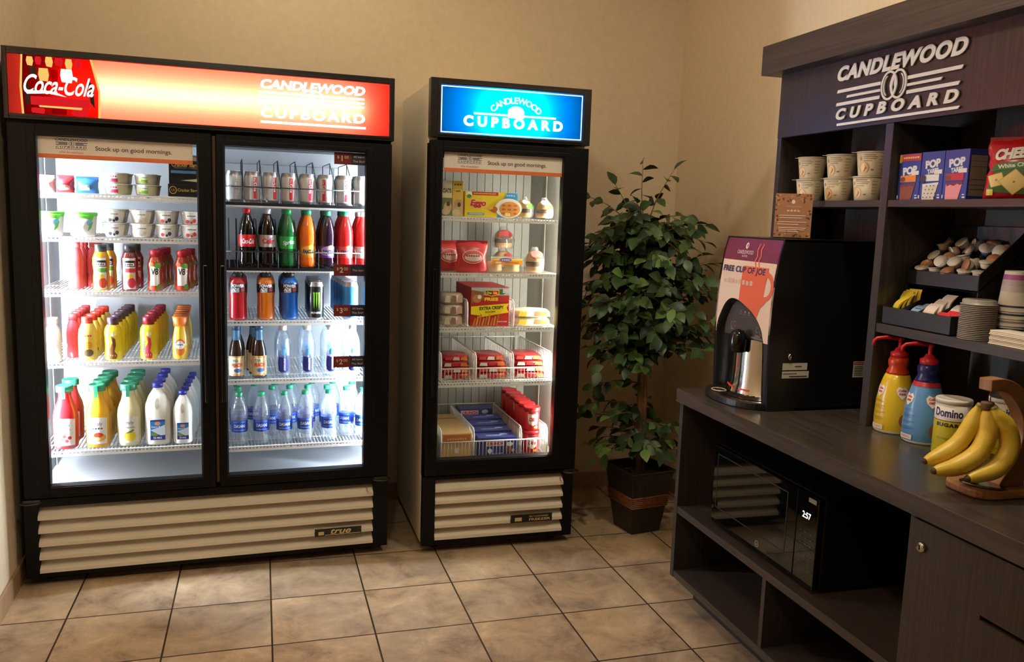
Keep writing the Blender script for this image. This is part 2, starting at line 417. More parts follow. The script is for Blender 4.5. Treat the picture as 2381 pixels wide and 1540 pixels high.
def banner(door, x0, x1, z0, z1, y):
    a = Art(); paper = P(236, 228, 214); navy = P(45, 52, 92); w = x1-x0; h = z1-z0
    a.rect(x0, z0+0.2*h, x1, z1, paper); a.rect(x0, z0, x1, z0+0.2*h, P(228, 122, 72))
    b = Art(); logo(b, 0, 0, 0.105*w/0.52, navy, 0.02)
    for v, f, m, lv in b.sh: a.put([(p+x0+0.21*w, q+z0+0.68*h) for p, q in v], f, m, a.lv+1)
    a.lv += 2; a.text('the breakfast', x0+0.21*w, z0+0.315*h, P(205, 95, 70), w=0.15*w, h=0.11*h, shear=0.2)
    a.text('Stock up on good mornings.', x0+0.61*w, z0+0.52*h, P(92, 76, 66), w=0.50*w, h=0.27*h, bold=0.012)
    art_part('banner', a, face_y(0, y, 0), door, 0.00015, label='cream paper banner with orange stripe and Stock up on good mornings')

def price_tag(door, x, z, num, lines, y):
    a = Art(); a.rect(x, z, x+0.068, z+0.047, P(112, 40, 38)); a.rect(x+0.068, z, x+0.128, z+0.047, P(44, 42, 70))
    c = P(214, 196, 176)
    a.text('$', x+0.016, z+0.028, c, h=0.013); a.text(num, x+0.031, z+0.024, c, h=0.022, bold=0.02); a.text('00', x+0.049, z+0.029, c, h=0.012)
    for i, t in enumerate(lines): a.text(t, x+0.098, z+0.0235+(0.009 if len(lines) > 1 else 0)-0.018*i, c, h=0.0085)
    art_part('price_tag', a, face_y(0, y, 0), door, 0.00015, label='dark red and navy price tag reading $'+num+'.00')

def door(root, x0, x1, z0, z1, gx0, gx1, gz0, gz1, hx, name='door'):
    mb = MB(); rect_frame(mb, x0, x1, z0, z1, gx0, gx1, gz0, gz1, 0.0, 0.046)
    rect_frame(mb, gx0-0.03, gx1+0.03, gz0-0.03, gz1+0.02, gx0-0.004, gx1+0.004, gz0-0.004, gz1+0.004, -0.004, 0.0)
    d = part(name, mb, BLACK, root, bev=0.003)
    part('glass', MB().box(gx0-0.004, gx1+0.004, 0.022, 0.026, gz0-0.004, gz1+0.004), GLASS, d)
    h = MB().box(hx-0.008, hx+0.008, -0.022, -0.014, 0.70, 1.24); h.box(hx-0.006, hx+0.006, -0.016, 0.0, 0.71, 0.73); h.box(hx-0.006, hx+0.006, -0.016, 0.0, 1.21, 1.23)
    part('handle', h, BLACKG, d, bev=0.003)
    return d

def hinge(root, x, z, s):
    mb = MB().tube([(x+0.035*math.cos(w), -0.012+0.030*math.sin(w), z) for w in [PI*2*i/20 for i in range(20)]], 0.004, 6, closed=True)
    mb.box(x-0.03, x+0.03, 0.0, 0.05, z-0.006, z+0.004)
    part('hinge', mb, pm('dark_hinge', (70, 68, 64), 0.3, 0.8), root)

def body(root, W, D, split, side, liner, z_in0, z_in1, ribs=False):
    m = MB()
    for x in (0.0, W-0.042): m.box(x, x+0.042, 0.05, D, 0.035, 1.995)
    m.box(0.042, W-0.042, D-0.03, D, 0.035, 1.995); m.box(0.042, W-0.042, 0.05, D-0.03, 1.975, 1.995)
    m.box(0.042, W-0.042, 0.10, D-0.03, 0.035, 0.12)
    part('cabinet_shell', m, side, root, bev=0.004)
    f = MB(); f.box(0.0, 0.045, 0.046, 0.06, 0.345, 1.75); f.box(W-0.045, W, 0.046, 0.06, 0.345, 1.75)
    f.box(0.045, W-0.045, 0.046, 0.07, 1.695, 1.75); f.box(0.045, W-0.045, 0.046, 0.07, 0.33, z_in0-0.004)
    if split: f.box(split-0.03, split+0.03, 0.046, 0.06, 0.345, 1.75)
    part('face_frame', f, BLACK, root)
    l = MB(); x0, x1, y0, y1 = 0.044, W-0.044, 0.06, D-0.035
    l.quad([(x0, y0, z_in0), (x0, y1, z_in0), (x0, y1, z_in1), (x0, y0, z_in1)]); l.quad([(x1, y1, z_in0), (x1, y0, z_in0), (x1, y0, z_in1), (x1, y1, z_in1)])
    l.quad([(x0, y1, z_in0), (x1, y1, z_in0), (x1, y1, z_in1), (x0, y1, z_in1)]); l.quad([(x0, y0, z_in0), (x1, y0, z_in0), (x1, y1, z_in0), (x0, y1, z_in0)])
    l.quad([(x0, y1, z_in1), (x1, y1, z_in1), (x1, y0, z_in1), (x0, y0, z_in1)])
    if ribs:
        n = 15; w = (x1-x0)/n
        for i in range(n): l.box(x0+i*w+0.0012, x0+(i+1)*w-0.0012, y1-0.022, y1-0.004, z_in0, z_in1)
        l.quad([(x0, y1-0.010, z_in0), (x1, y1-0.010, z_in0), (x1, y1-0.010, z_in1), (x0, y1-0.010, z_in1)], 1)
    else:
        l.box(0.10, W-0.10, y1-0.05, y1-0.002, 1.66, z_in1)
    for x in ([x0+0.004, x1-0.007] if not ribs else [x0+0.003, x1-0.006]):
        l.box(x, x+0.003, 0.40, 0.42, z_in0, z_in1, 0)
    part('liner', l, [liner, pm('rib_gap', (70, 70, 66), 0.6)], root)
    for x in (0.07, W-0.07):
        for y in (0.10, D-0.08): part('levelling_foot', MB().lathe([(0.022, 0.0), (0.022, 0.012), (0.012, 0.014), (0.012, 0.036)], 12, c=(x, y)), pm('foot_metal', (60, 58, 56), 0.4, 0.6), root)

def header(root, W, z0, z1, px0, px1, pz0, pz1, film):
    mb = MB(); rect_frame(mb, 0.0, W, z0, z1, px0, px1, pz0, pz1, 0.0, 0.05)
    rect_frame(mb, px0-0.010, px1+0.010, pz0-0.010, pz1+0.010, px0, px1, pz0, pz1, -0.004, 0.0)
    h = part('sign_box', mb, pm('sign_frame', (34, 31, 30), 0.3), root, bev=0.003)
    r = MB(); y0, y1 = 0.010, 0.115; a, b, c, d = px0-0.002, px1+0.002, pz0-0.004, pz1+0.004
    r.quad([(a, y1, c), (b, y1, c), (b, y1, d), (a, y1, d)]); r.quad([(a, y0, c), (b, y0, c), (b, y1, c), (a, y1, c)]); r.quad([(a, y0, d), (b, y0, d), (b, y1, d), (a, y1, d)])
    r.quad([(a, y0, c), (a, y1, c), (a, y1, d), (a, y0, d)]); r.quad([(b, y0, c), (b, y1, c), (b, y1, d), (b, y0, d)])
    part('reflector', r, pm('reflector_grey', (165, 165, 165), 0.6), h)
    part('sign_film', MB().quad([(a, 0.008, c), (b, 0.008, c), (b, 0.008, d), (a, 0.008, d)]), film, h)
    return h

# ---- the wide cooler
c1 = thing('beverage_cooler', 'wide black double glass door drinks cooler with lit red sign, against left wall', 'cooler', (0, 0, 0), C1.a)
W1 = 1.378
body(c1, W1, 0.70, 0.692, BLACK, LINER, 0.362, 1.72)
grille(c1, 0.048, 1.314, 0.052, 0.314, W1)
np = Art(); np.rect(1.070, 0.106, 1.264, 0.139, P(18, 18, 18, 0.25)); gold = P(214, 190, 130)
np.text('true', 1.178, 0.124, gold, w=0.085, h=0.022, bold=0.02, shear=0.3); np.rect(1.085, 0.111, 1.108, 0.126, gold); np.rect(1.112, 0.109, 1.26, 0.1115, gold)
art_part('nameplate', np, face_y(0, -0.003, 0), c1, label='black nameplate with gold script')
dl = door(c1, 0.006, 0.684, 0.352, 1.735, 0.096, 0.632, 0.396, 1.693, 0.657)
banner(dl, 0.098, 0.618, 1.617, 1.693, 0.0205)
dr = door(c1, 0.702, 1.374, 0.352, 1.735, 0.734, 1.271, 0.396, 1.696, 0.719)
for z, nm, ln in ((1.647, '1', ('All Items', 'This Shelf')), (1.200, '2', ('This Item',)), (1.034, '3', ('All Items', 'This Shelf')), (0.821, '2', ('All Items', 'This Shelf'))):
    price_tag(dr, 1.146, z, nm, ln, 0.0205)
part('door_gap_strip', MB().box(0.688, 0.698, 0.036, 0.046, 0.36, 1.73), pm('bronze_strip', (120, 98, 74), 0.35, 0.6), c1)
hinge(c1, 0.03, 0.343, -1); hinge(c1, 1.345, 0.343, 1)
hd = header(c1, 1.382, 1.748, 1.995, 0.016, 1.362, 1.766, 1.970, RED)
part('lamp_tube', MB().tube([(0.20, 0.050, 1.868), (1.25, 0.050, 1.868)], 0.011, 10), emis('sign_tube', (255, 250, 236), 150), hd)
# bottle picture and script on the left end of the red film
a = Art(); mar = transl('maroon_film', (0.16, 0.015, 0.012)); mid = transl('ruby_film', (0.75, 0.13, 0.10)); dk = P(26, 8, 6, 0.3); yl = emis('lit_amber', (255, 205, 110), 0.95); rl = emis('lit_red', (230, 32, 40), 0.9)
bx0, bx1 = 0.062, 0.298
a.poly([(bx0, 1.766), (bx0-0.004, 1.86), (bx0+0.002, 1.97), (bx1-0.018, 1.97), (bx1-0.004, 1.90), (bx1+0.006, 1.86), (bx1+0.004, 1.766)], mar)
a.poly([(bx0-0.006, 1.766), (bx0-0.010, 1.86), (bx0-0.003, 1.97), (bx0+0.003, 1.97), (bx0-0.003, 1.86), (bx0+0.001, 1.766)], yl)
a.poly([(bx1+0.002, 1.766), (bx1+0.005, 1.86), (bx1-0.02, 1.97), (bx1-0.012, 1.97), (bx1+0.012, 1.86), (bx1+0.010, 1.766)], yl)
a.poly([(0.085, 1.80), (0.275, 1.795), (0.275, 1.83), (0.085, 1.83)], rl)
for u0, u1, v0, v1, m in ((0.075, 0.098, 1.935, 1.965, yl), (0.102, 0.124, 1.94, 1.967, rl), (0.135, 0.160, 1.935, 1.968, yl), (0.165, 0.192, 1.94, 1.967, rl), (0.198, 0.222, 1.932, 1.966, yl), (0.228, 0.25, 1.935, 1.967, rl),
                          (0.112, 0.146, 1.885, 1.928, yl), (0.150, 0.176, 1.885, 1.925, mid), (0.182, 0.222, 1.885, 1.93, LIT), (0.085, 0.13, 1.772, 1.790, rl), (0.150, 0.20, 1.772, 1.792, mid), (0.215, 0.268, 1.770, 1.790, rl),
                          (0.11, 0.25, 1.793, 1.799, yl)):
    a.poly([(u0+0.004, v0), (u1-0.004, v0-0.002), (u1, (v0+v1)/2), (u1-0.003, v1), (u0+0.003, v1), (u0, (v0+v1)/2)], m)
a.poly([(0.068, 1.875), (0.085, 1.862), (0.083, 1.80), (0.070, 1.80)], dk); a.poly([(0.27, 1.90), (0.288, 1.88), (0.29, 1.80), (0.276, 1.82)], dk); a.poly([(0.085, 1.93), (0.106, 1.93), (0.108, 1.89), (0.088, 1.90)], dk)
a.text('Coca-Cola', 0.178, 1.872, LIT, w=0.226, h=0.066, bold=0.012, shear=0.5)
a.poly([(0.066, 1.850), (0.075, 1.836), (0.10, 1.838), (0.14, 1.842), (0.20, 1.833), (0.17, 1.846), (0.13, 1.852), (0.10, 1.848), (0.085, 1.848)], LIT)
# cupboard lettering on the right end
art_part('bottle_picture', a, face_y(0, 0.0075, 0), hd, 0.0002, label='lit picture of a dark soda bottle with white script'); a = Art()
a.text('CANDLEWOOD', 1.065, 1.935, LIT, w=0.40, h=0.036, bold=0.05, shear=0.2)
for v in (1.868, 1.884, 1.900): a.rect(0.86, v, 1.262, v+0.008, LIT)
emblem(a, 1.06, 1.886, 0.036, LIT)
a.text('CUPBOARD', 1.065, 1.828, LIT, w=0.40, h=0.038, bold=0.05, space=1.3)
a.rect(0.865, 1.788, 1.268, 1.797, LIT)
art_part('sign_lettering', a, face_y(0, 0.0075, 0), hd, 0.0002, label='lit white cupboard lettering')
for z in (1.494, 1.334, 1.128, 0.856, 0.510): wire_shelf(c1, 0.052, 0.668, z)
for z in (1.470, 1.2125, 1.011, 0.770, 0.490): wire_shelf(c1, 0.716, 1.326, z, 0.074, thin=z > 1.2)
tubeL = emis('cooler_tube', (232, 241, 255), 560)
part('light_tube', MB().tube([(0.062, 0.068, 0.46), (0.062, 0.068, 1.68)], 0.010, 8), tubeL, c1)
part('light_tube', MB().tube([(1.322, 0.066, 0.46), (1.322, 0.066, 1.68)], 0.009, 8), tubeL, c1)

# ---- the narrow freezer
c2 = thing('display_freezer', 'narrow single glass door freezer with lit blue sign and ivory sides, beside wide cooler', 'freezer', (C2.x, C2.y, 0), C2.a)
W2 = 0.688
body(c2, W2, 0.715, None, IVORY, LINERW, 0.388, 1.74, True)
grille(c2, 0.055, 0.638, 0.058, 0.328, W2)
np = Art(); np.rect(0.394, 0.116, 0.588, 0.153, P(18, 18, 18, 0.25)); np.rect(0.414, 0.122, 0.446, 0.139, gold)
np.text('SELF CONTAINED', 0.525, 0.141, gold, w=0.09, h=0.008); np.text('FREEZER', 0.53, 0.127, gold, w=0.10, h=0.010, bold=0.02)
art_part('nameplate', np, face_y(0, -0.003, 0), c2, label='black nameplate with small gold lettering')
d2 = door(c2, 0.004, 0.688, 0.352, 1.760, 0.056, 0.578, 0.420, 1.716, 0.028)
banner(d2, 0.064, 0.577, 1.637, 1.716, 0.0205)
hinge(c2, 0.665, 0.343, 1)
h2 = header(c2, 0.690, 1.772, 2.006, 0.040, 0.656, 1.789, 1.982, BLUE)
part('lamp_tube', MB().tube([(0.25, 0.060, 1.886), (0.45, 0.060, 1.886)], 0.012, 10), emis('freezer_sign_tube', (255, 255, 255), 125), h2)
a = Art(); rect = [(0.044, 1.793, 0.652, 1.797), (0.044, 1.974, 0.652, 1.978), (0.044, 1.797, 0.048, 1.974), (0.648, 1.797, 0.652, 1.974)]
for r in rect: a.rect(*r, LITB)
a.arctext('CANDLEWOOD', 0.36, 1.790, 0.148, PI/2+0.80, PI/2-0.80, 0.026, LITB, bold=0.025)
a.ell(0.36, 1.890, 0.036, 0.025, LITB); a.rect(0.325, 1.866, 0.395, 1.888, LITB)
a.poly([(0.18, 1.872), (0.325, 1.872), (0.325, 1.880), (0.18, 1.880)], LITB); a.poly([(0.395, 1.872), (0.535, 1.872), (0.535, 1.880), (0.395, 1.880)], LITB)
a.text('CUPBOARD', 0.352, 1.845, LITB, w=0.43, h=0.044, bold=0.06, space=1.6)
art_part('sign_lettering', a, face_y(0, 0.0075, 0), h2, 0.0002, label='lit white cupboard lettering in a white border')
for z in (1.455, 1.217, 0.982, 0.741): wire_shelf(c2, 0.052, 0.612, z, y1=0.62)
part('light_tube', MB().tube([(0.603, 0.078, 0.47), (0.603, 0.078, 1.70)], 0.009, 8), emis('freezer_tube', (255, 248, 230), 170), c2)

# ================================================================ merchandise
ORD = ['front', 'second', 'third', 'fourth', 'fifth', 'sixth', 'seventh']
def rowof(proto, F, x, d, z, n, step, desc, where, group, dx=0.0, rot=0.0, start=0):
    """a file of the same thing going back into the cooler; the first time moves the prototype itself"""
    for i in range(n):
        lab = '%s, %s %s' % (desc, ORD[i+start], where)
        loc = F.at(x+dx*i+rnd.uniform(-.001, .001), d+step*i, z); rz = F.a+rot+rnd.uniform(-0.10, 0.10)*(i > 0)
        if proto.get('used'): dup(proto, loc, rz, lab, group)
        else:
            proto.location = loc; proto.rotation_euler = (0, 0, rz); proto['label'] = lab; proto['group'] = group; proto['used'] = 1
def single(proto, F, x, d, z, rot=0.0):
    proto.location = F.at(x, d, z); proto.rotation_euler = (0, 0, F.a+rot); return proto

def bottle(name, cat, prof, mat, cap=None, capmat=None, label=None, labmat=None, art=None, artR=None, lid='cap', n=24, sx=1, sy=1, e=2.0, liquid=None):
    """prof: body rings; cap: rings; label: (rings) band; art drawn on a cylinder of radius artR"""
    t = thing(name, 'bottle', cat)
    part('bottle_body', MB().lathe(prof, n, sx=sx, sy=sy, e=e), mat, t)
    if liquid: part('drink', MB().lathe(liquid[0], n, sx=sx, sy=sy, e=e), liquid[1], t)
    if cap: part(lid, MB().lathe(cap, 18), capmat, t)
    if label:
        l = part('wrap_label', MB().lathe(label, n, sx=sx, sy=sy, e=e, cap0=False, cap1=False), labmat, t)
    if art:
        mats = []; mb = MB(); art.onto(mb, mats, cyl(artR) if not callable(artR) else artR, 0.00015, (0.006, 0.012)); part('label_print', mb, mats, l if label else t)
    return t
def grow(prof, d=0.0007): return [(r+d, z) for r, z in prof]
def capr(r, z0, z1): return [(r, z0), (r, z1-0.002), (r-0.002, z1), (0.0, z1)]

# ---- bottom left shelf: carafes and milk
CAR = [(0.036, 0), (0.041, 0.004), (0.043, 0.02), (0.044, 0.09), (0.044, 0.125), (0.040, 0.15), (0.027, 0.185), (0.0225, 0.205), (0.0225, 0.225)]
def carafe(kind, juice, fruit, refl=0.04):
    t = thing('juice_carafe', 'x', 'bottle')
    part('bottle_body', MB().lathe(CAR, 28, e=2.5), juice, t)
    c = part('cap', MB().lathe([(0.031, 0.222), (0.031, 0.243), (0.028, 0.247), (0.026, 0.244), (0.0, 0.243)], 20), pm('carafe_green', (38, 128, 96), 0.4), t)
    part('tamper_strap', MB().box(-0.006, 0.006, -0.0335, -0.0305, 0.198, 0.243), pm('carafe_green', (38, 128, 96), 0.4), c)
    a = Art(); a.poly([(-0.035, 0.016), (0.035, 0.016), (0.037, 0.118), (0.02, 0.122), (-0.02, 0.122), (-0.037, 0.118)], P(246, 244, 236))
    ink = P(70, 72, 80); a.text('simply', 0, 0.095, ink, w=0.040, h=0.017); a.text(kind, 0.003, 0.078, ink, w=0.040, h=0.009); fruit(a)
    # the label follows the rounded-square front
    art_part('label_print', a, lambda u, v, l: (u, -(0.0443**2.5-min(abs(u), 0.043)**2.5)**0.4-0.0006-l, v), t, 0.00015, label='white paper label with fruit picture', grid=(0.005, 0.02)); return t
def f_cran(a):
    for u, v in ((-0.01, 0.04), (0.008, 0.034), (0.018, 0.046), (0.0, 0.052)): a.ell(u, v, 0.007, 0.007, P(190, 40, 40))
def f_or(a):
    a.ell(0.008, 0.042, 0.024, 0.016, P(238, 170, 80)); a.ell(0.006, 0.052, 0.017, 0.010, P(206, 70, 44)); a.ell(0.0, 0.036, 0.014, 0.008, P(250, 214, 150))
def f_lem(a):
    a.ell(0.006, 0.042, 0.022, 0.020, P(240, 214, 62)); a.poly([(-0.012, 0.052), (0.0, 0.060), (0.018, 0.070), (0.022, 0.064), (0.01, 0.056)], P(96, 150, 60))
cran = carafe('cranberry', clear('cranberry_drink', (0.55, 0.03, 0.03), 0.04, 0.05, 0.72, (0.40, 0.012, 0.018)), f_cran)
oran = carafe('orange', pm('orange_drink', (240, 176, 44), 0.22), f_or)
lemo = carafe('lemonade', pm('lemonade_drink', (236, 226, 178), 0.22), f_lem)
wg = 'on the bottom left shelf'
rowof(cran, C1, 0.134, 0.135, 0.512, 2, 0.13, 'clear carafe of dark red cranberry juice with green cap', wg, 'cranberry carafes')
rowof(oran, C1, 0.247, 0.135, 0.512, 4, 0.094, 'carafe of yellow orange juice with green cap', wg, 'orange juice carafes', dx=0.005)
rowof(lemo, C1, 0.360, 0.135, 0.512, 4, 0.094, 'carafe of pale lemonade with green cap', wg, 'lemonade carafes', dx=0.003)
def jug(name, w, h, lw, lh, lz):
    t = thing(name, 'x', 'milk jug'); r = w/2; mk = pm('milk_plastic', (246, 244, 234), 0.35)
    pr = [(r*0.86, 0), (r*0.97, 0.005), (r, 0.02), (r, h*0.58), (r*0.96, h*0.66), (r*0.72, h*0.79), (r*0.42, h*0.88), (r*0.34, h*0.90), (r*0.34, h*0.93)]
    body_ = part('jug_body', MB().lathe(pr, 32, e=3.2), mk, t)
    def rad(z):
        for (r0, z0), (r1, z1) in zip(pr, pr[1:]):
            if z0 <= z <= z1: return r0+(r1-r0)*(z-z0)/(z1-z0)
        return r
    # flat ovals for the finger recess on the front shoulder, its shade painted in
    hz = h*0.70; y = -r*0.86
    hp = [(0, y-0.004, hz+h*0.10), (0, y-0.012, hz+h*0.06), (0, y-0.017, hz), (0, y-0.016, hz-h*0.06), (0, y-0.010, hz-h*0.10)]
    a = Art(); a.ell(0, hz-h*0.02, w*0.12, h*0.105, pm('jug_rim', (240, 236, 222), 0.5)); a.ell(0, hz-h*0.02, w*0.085, h*0.085, pm('jug_recess_shade', (190, 182, 160), 0.5))
    art_part('finger_recess_shade', a, lambda u, v, l: (u, -rad(v)-0.0008-l, v), t, grid=(0.02, 0.006))
    part('cap', MB().lathe(capr(r*0.42, h*0.925, h), 18), pm('royal_blue_cap', (34, 44, 150), 0.4), t)
    a = Art(); x0, x1 = -lw/2, lw/2; a.rect(x0, lz, x1, lz+lh, P(40, 130, 204)); a.rect(x0, lz, x1, lz+0.22*lh, P(34, 52, 150)); a.rect(x0, lz+0.93*lh, x1, lz+lh, P(34, 52, 150))
    a.ell(x0+0.30*lw, lz+0.28*lh, 0.24*lw, 0.09*lh, P(120, 150, 70)); a.poly([(x0, lz+0.5*lh), (0.1*lw, lz+0.62*lh), (x1, lz+0.75*lh), (x1, lz+0.25*lh), (0.2*lw, lz+0.22*lh)], P(206, 226, 240))
    a.ell(0, lz+0.82*lh, 0.20*lw, 0.09*lh, P(236, 150, 110)); a.text('Dairy Pure', 0.0, lz+0.64*lh, P(240, 244, 250), w=0.84*lw, h=0.11*lh, bold=0.02); a.text('2% MILK', 0.0, lz+0.11*lh, P(230, 236, 246), w=0.6*lw, h=0.10*lh, bold=0.03)
    art_part('label_print', a, face_y(0, -r-0.0006, 0), t, 0.00015, label='blue dairy label'); return t
rowof(jug('milk_jug', 0.096, 0.246, 0.055, 0.082, 0.022), C1, 0.466, 0.135, 0.512, 4, 0.101, 'large white milk jug with blue cap', wg, 'large milk jugs', dx=0.004)
rowof(jug('small_milk_jug', 0.074, 0.213, 0.044, 0.068, 0.020), C1, 0.561, 0.122, 0.512, 6, 0.078, 'small white milk jug with blue cap', wg, 'small milk jugs', dx=0.005)

# ---- second shelf from the bottom, left door: flavoured milks
def milkshake(name, capc, swirl, word, inkc, bodyc=(246, 222, 44)):
    pr = [(0.027, 0), (0.0315, 0.004), (0.0325, 0.02), (0.031, 0.05), (0.0318, 0.09), (0.0325, 0.108), (0.029, 0.125), (0.021, 0.138), (0.0195, 0.142)]
    a = Art(); sw = P(*swirl); a.poly([(-0.012, 0.006), (0.012, 0.006), (0.016, 0.022), (0.006, 0.036), (0.012, 0.06), (0.010, 0.084), (-0.006, 0.098), (-0.001, 0.07), (-0.010, 0.05), (-0.014, 0.028)], sw)
    a.ell(0.004, 0.103, 0.009, 0.008, P(246, 240, 200))
    if word: a.text(word, -0.017, 0.066, P(*inkc), w=0.066, h=0.014, bold=0.03, rot=PI/2)
    return bottle(name, 'bottle', pr, pm(name+'_yellow', bodyc, 0.3), [(0.0215, 0.138), (0.0215, 0.164), (0.0195, 0.167), (0, 0.167)], pm(name+'_cap', capc, 0.4), art=a, artR=0.0322)
choc = milkshake('chocolate_milk', (66, 38, 56), (112, 64, 40), 'Nesquik', (60, 40, 110)); straw = milkshake('strawberry_milk', (150, 28, 46), (222, 70, 90), 'Nesquik', (50, 56, 150))
wd = 'in its row below the juice shelf'
rowof(choc, C1, 0.313, 0.125, 0.857, 6, 0.088, 'yellow chocolate milk bottle with dark purple cap', wd, 'chocolate milk bottles', dx=0.003)
rowof(straw, C1, 0.440, 0.125, 0.857, 6, 0.088, 'yellow strawberry milk bottle with crimson cap', wd, 'strawberry milk bottles', dx=0.003)
a = Art(); a.text('A', -0.012, 0.100, P(196, 60, 44), h=0.014, shear=0.2); a.text('livana', 0.006, 0.098, P(196, 60, 44), w=0.026, h=0.010, shear=0.2); a.ell(0.008, 0.062, 0.012, 0.014, P(236, 160, 40)); a.ell(0.006, 0.032, 0.018, 0.014, P(90, 70, 44)); a.rect(-0.025, 0.012, 0.025, 0.016, P(240, 236, 220), 6)
mango = bottle('mango_drink', 'bottle', [(0.028, 0), (0.034, 0.005), (0.034, 0.09), (0.031, 0.118), (0.021, 0.142), (0.019, 0.146)], pm('mango_yellow', (240, 206, 96), 0.28), capr(0.0205, 0.144, 0.168), pm('scarlet_cap', (216, 54, 40), 0.4), art=a, artR=0.0345)
rowof(mango, C1, 0.222, 0.13, 0.857, 5, 0.092, 'mango yellow drink bottle with scarlet cap', wd, 'mango drink bottles', dx=0.003)
redp = pm('red_drink', (206, 54, 60), 0.25)
rb = bottle('red_juice', 'bottle', [(0.022, 0), (0.026, 0.004), (0.0255, 0.03), (0.023, 0.05), (0.0255, 0.075), (0.026, 0.10), (0.022, 0.128), (0.016, 0.145), (0.016, 0.150)], redp, capr(0.0175, 0.148, 0.172), pm('rose_cap', (200, 60, 62), 0.4),
            [(0.0258, 0.055), (0.0264, 0.10)], pm('red_label', (196, 48, 52), 0.4))
rowof(rb, C1, 0.162, 0.20, 0.857, 5, 0.075, 'all red juice bottle', 'in its row beside the mango drinks', 'red juice bottles', dx=0.001)
a = Art(); a.rect(-0.02, 0.05, 0.02, 0.10, P(244, 240, 236), 6)
wb = bottle('vanilla_milk', 'bottle', [(0.024, 0), (0.027, 0.004), (0.027, 0.10), (0.023, 0.125), (0.016, 0.14), (0.016, 0.146)], pm('vanilla_white', (248, 246, 240), 0.3), capr(0.018, 0.144, 0.168), WHITE, art=a, artR=0.0272)
single(wb, C1, 0.106, 0.115, 0.857); wb['label'] = 'white milk bottle, leftmost on the flavoured milk shelf'
pr = [(0.024, 0), (0.030, 0.004), (0.031, 0.05), (0.028, 0.09), (0.021, 0.125), (0.020, 0.135)]
a = Art(); a.ell(0, 0.036, 0.017, 0.020, P(228, 120, 40)); a.ell(0, 0.062, 0.019, 0.020, P(246, 244, 240)); a.ring(0, 0.062, 0.019, 0.020, 0.006, P(222, 90, 50), w0=0.1, w1=PI-0.1); a.text('orange', 0, 0.060, P(70, 70, 60), w=0.026, h=0.007)
oj = bottle('small_orange_juice', 'bottle', pr, pm('orange_drink_pale', (246, 204, 70), 0.22), [(0.024, 0.132), (0.0265, 0.150), (0.0285, 0.166), (0.0275, 0.170), (0, 0.168)], pm('orange_cap', (226, 122, 34), 0.4), art=a, artR=0.0312)
rowof(oj, C1, 0.557, 0.115, 0.857, 6, 0.078, 'slim orange juice bottle with flared orange cap', wd, 'slim orange juice bottles')

# ---- juice shelf, left door
sq = [(0.027, 0), (0.0295, 0.004), (0.0295, 0.05), (0.0275, 0.075), (0.0305, 0.10), (0.0305, 0.122), (0.023, 0.142), (0.020, 0.150)]
def mmjuice(nm, juice, band, fruit):
    a = Art(); a.rect(-0.026, 0.006, 0.026, 0.125, P(246, 244, 238), 6); a.rect(-0.022, 0.092, 0.022, 0.116, P(24, 24, 22), 6); a.rect(-0.019, 0.095, 0.019, 0.107, P(240, 236, 226), 4); a.text(nm.upper(), 0, 0.101, P(30, 30, 28), w=0.030, h=0.008, bold=0.03)
    a.rect(-0.020, 0.070, 0.024, 0.086, P(*band), 6); a.ell(0.008, 0.030, 0.015, 0.020, P(*fruit)); a.ell(0.003, 0.055, 0.012, 0.008, P(246, 196, 70)); a.rect(0.022, 0.006, 0.026, 0.125, P(*fruit))
    return bottle(nm+'_juice', 'bottle', sq, juice, capr(0.0215, 0.148, 0.176), pm('charcoal_cap', (52, 54, 54), 0.35), art=a, artR=0.0308)
aj = mmjuice('apple', pm('apple_drink', (222, 166, 40), 0.2), (88, 164, 60), (206, 70, 36)); cj = mmjuice('berry', pm('berry_drink', (110, 40, 40), 0.2), (206, 60, 60), (206, 54, 70))
wj = 'on the shelf under the yogurts'; wv = 'under the yogurts'
rowof(aj, C1, 0.279, 0.122, 1.130, 2, 0.10, 'square bottle of golden apple juice with charcoal cap', wj, 'apple juice bottles', dx=0.012)
rowof(cj, C1, 0.380, 0.122, 1.130, 2, 0.10, 'square bottle of dark berry juice with charcoal cap', wj, 'berry juice bottles', dx=0.010)
pr = [(0.023, 0), (0.0285, 0.004), (0.029, 0.03), (0.025, 0.055), (0.0285, 0.085), (0.029, 0.10), (0.022, 0.122), (0.017, 0.130), (0.017, 0.135)]
a = Art(); a.rect(-0.018, 0.02, 0.018, 0.095, P(244, 240, 226), 6); a.text('V8', 0, 0.075, P(24, 24, 22), w=0.026, h=0.026, bold=0.03, shear=0.1); a.ell(0.012, 0.098, 0.014, 0.010, P(96, 160, 60)); a.ell(-0.014, 0.102, 0.012, 0.009, P(214, 90, 40)); a.ell(0.016, 0.016, 0.009, 0.011, P(90, 150, 56)); a.ell(-0.010, 0.012, 0.014, 0.009, P(206, 70, 44))
v8 = bottle('vegetable_juice', 'bottle', pr, pm('vegetable_drink', (176, 66, 34), 0.22), capr(0.019, 0.132, 0.157), pm('red_cap', (196, 36, 50), 0.4), art=a, artR=0.0292)
rowof(v8, C1, 0.470, 0.118, 1.130, 4, 0.085, 'vegetable juice bottle with red cap beside the berry juice', wv, 'vegetable juice by the berry juice', dx=0.008)
rowof(v8, C1, 0.568, 0.118, 1.130, 3, 0.100, 'vegetable juice bottle with red cap by the door handle', wv, 'vegetable juice by the door handle', dx=0.012)
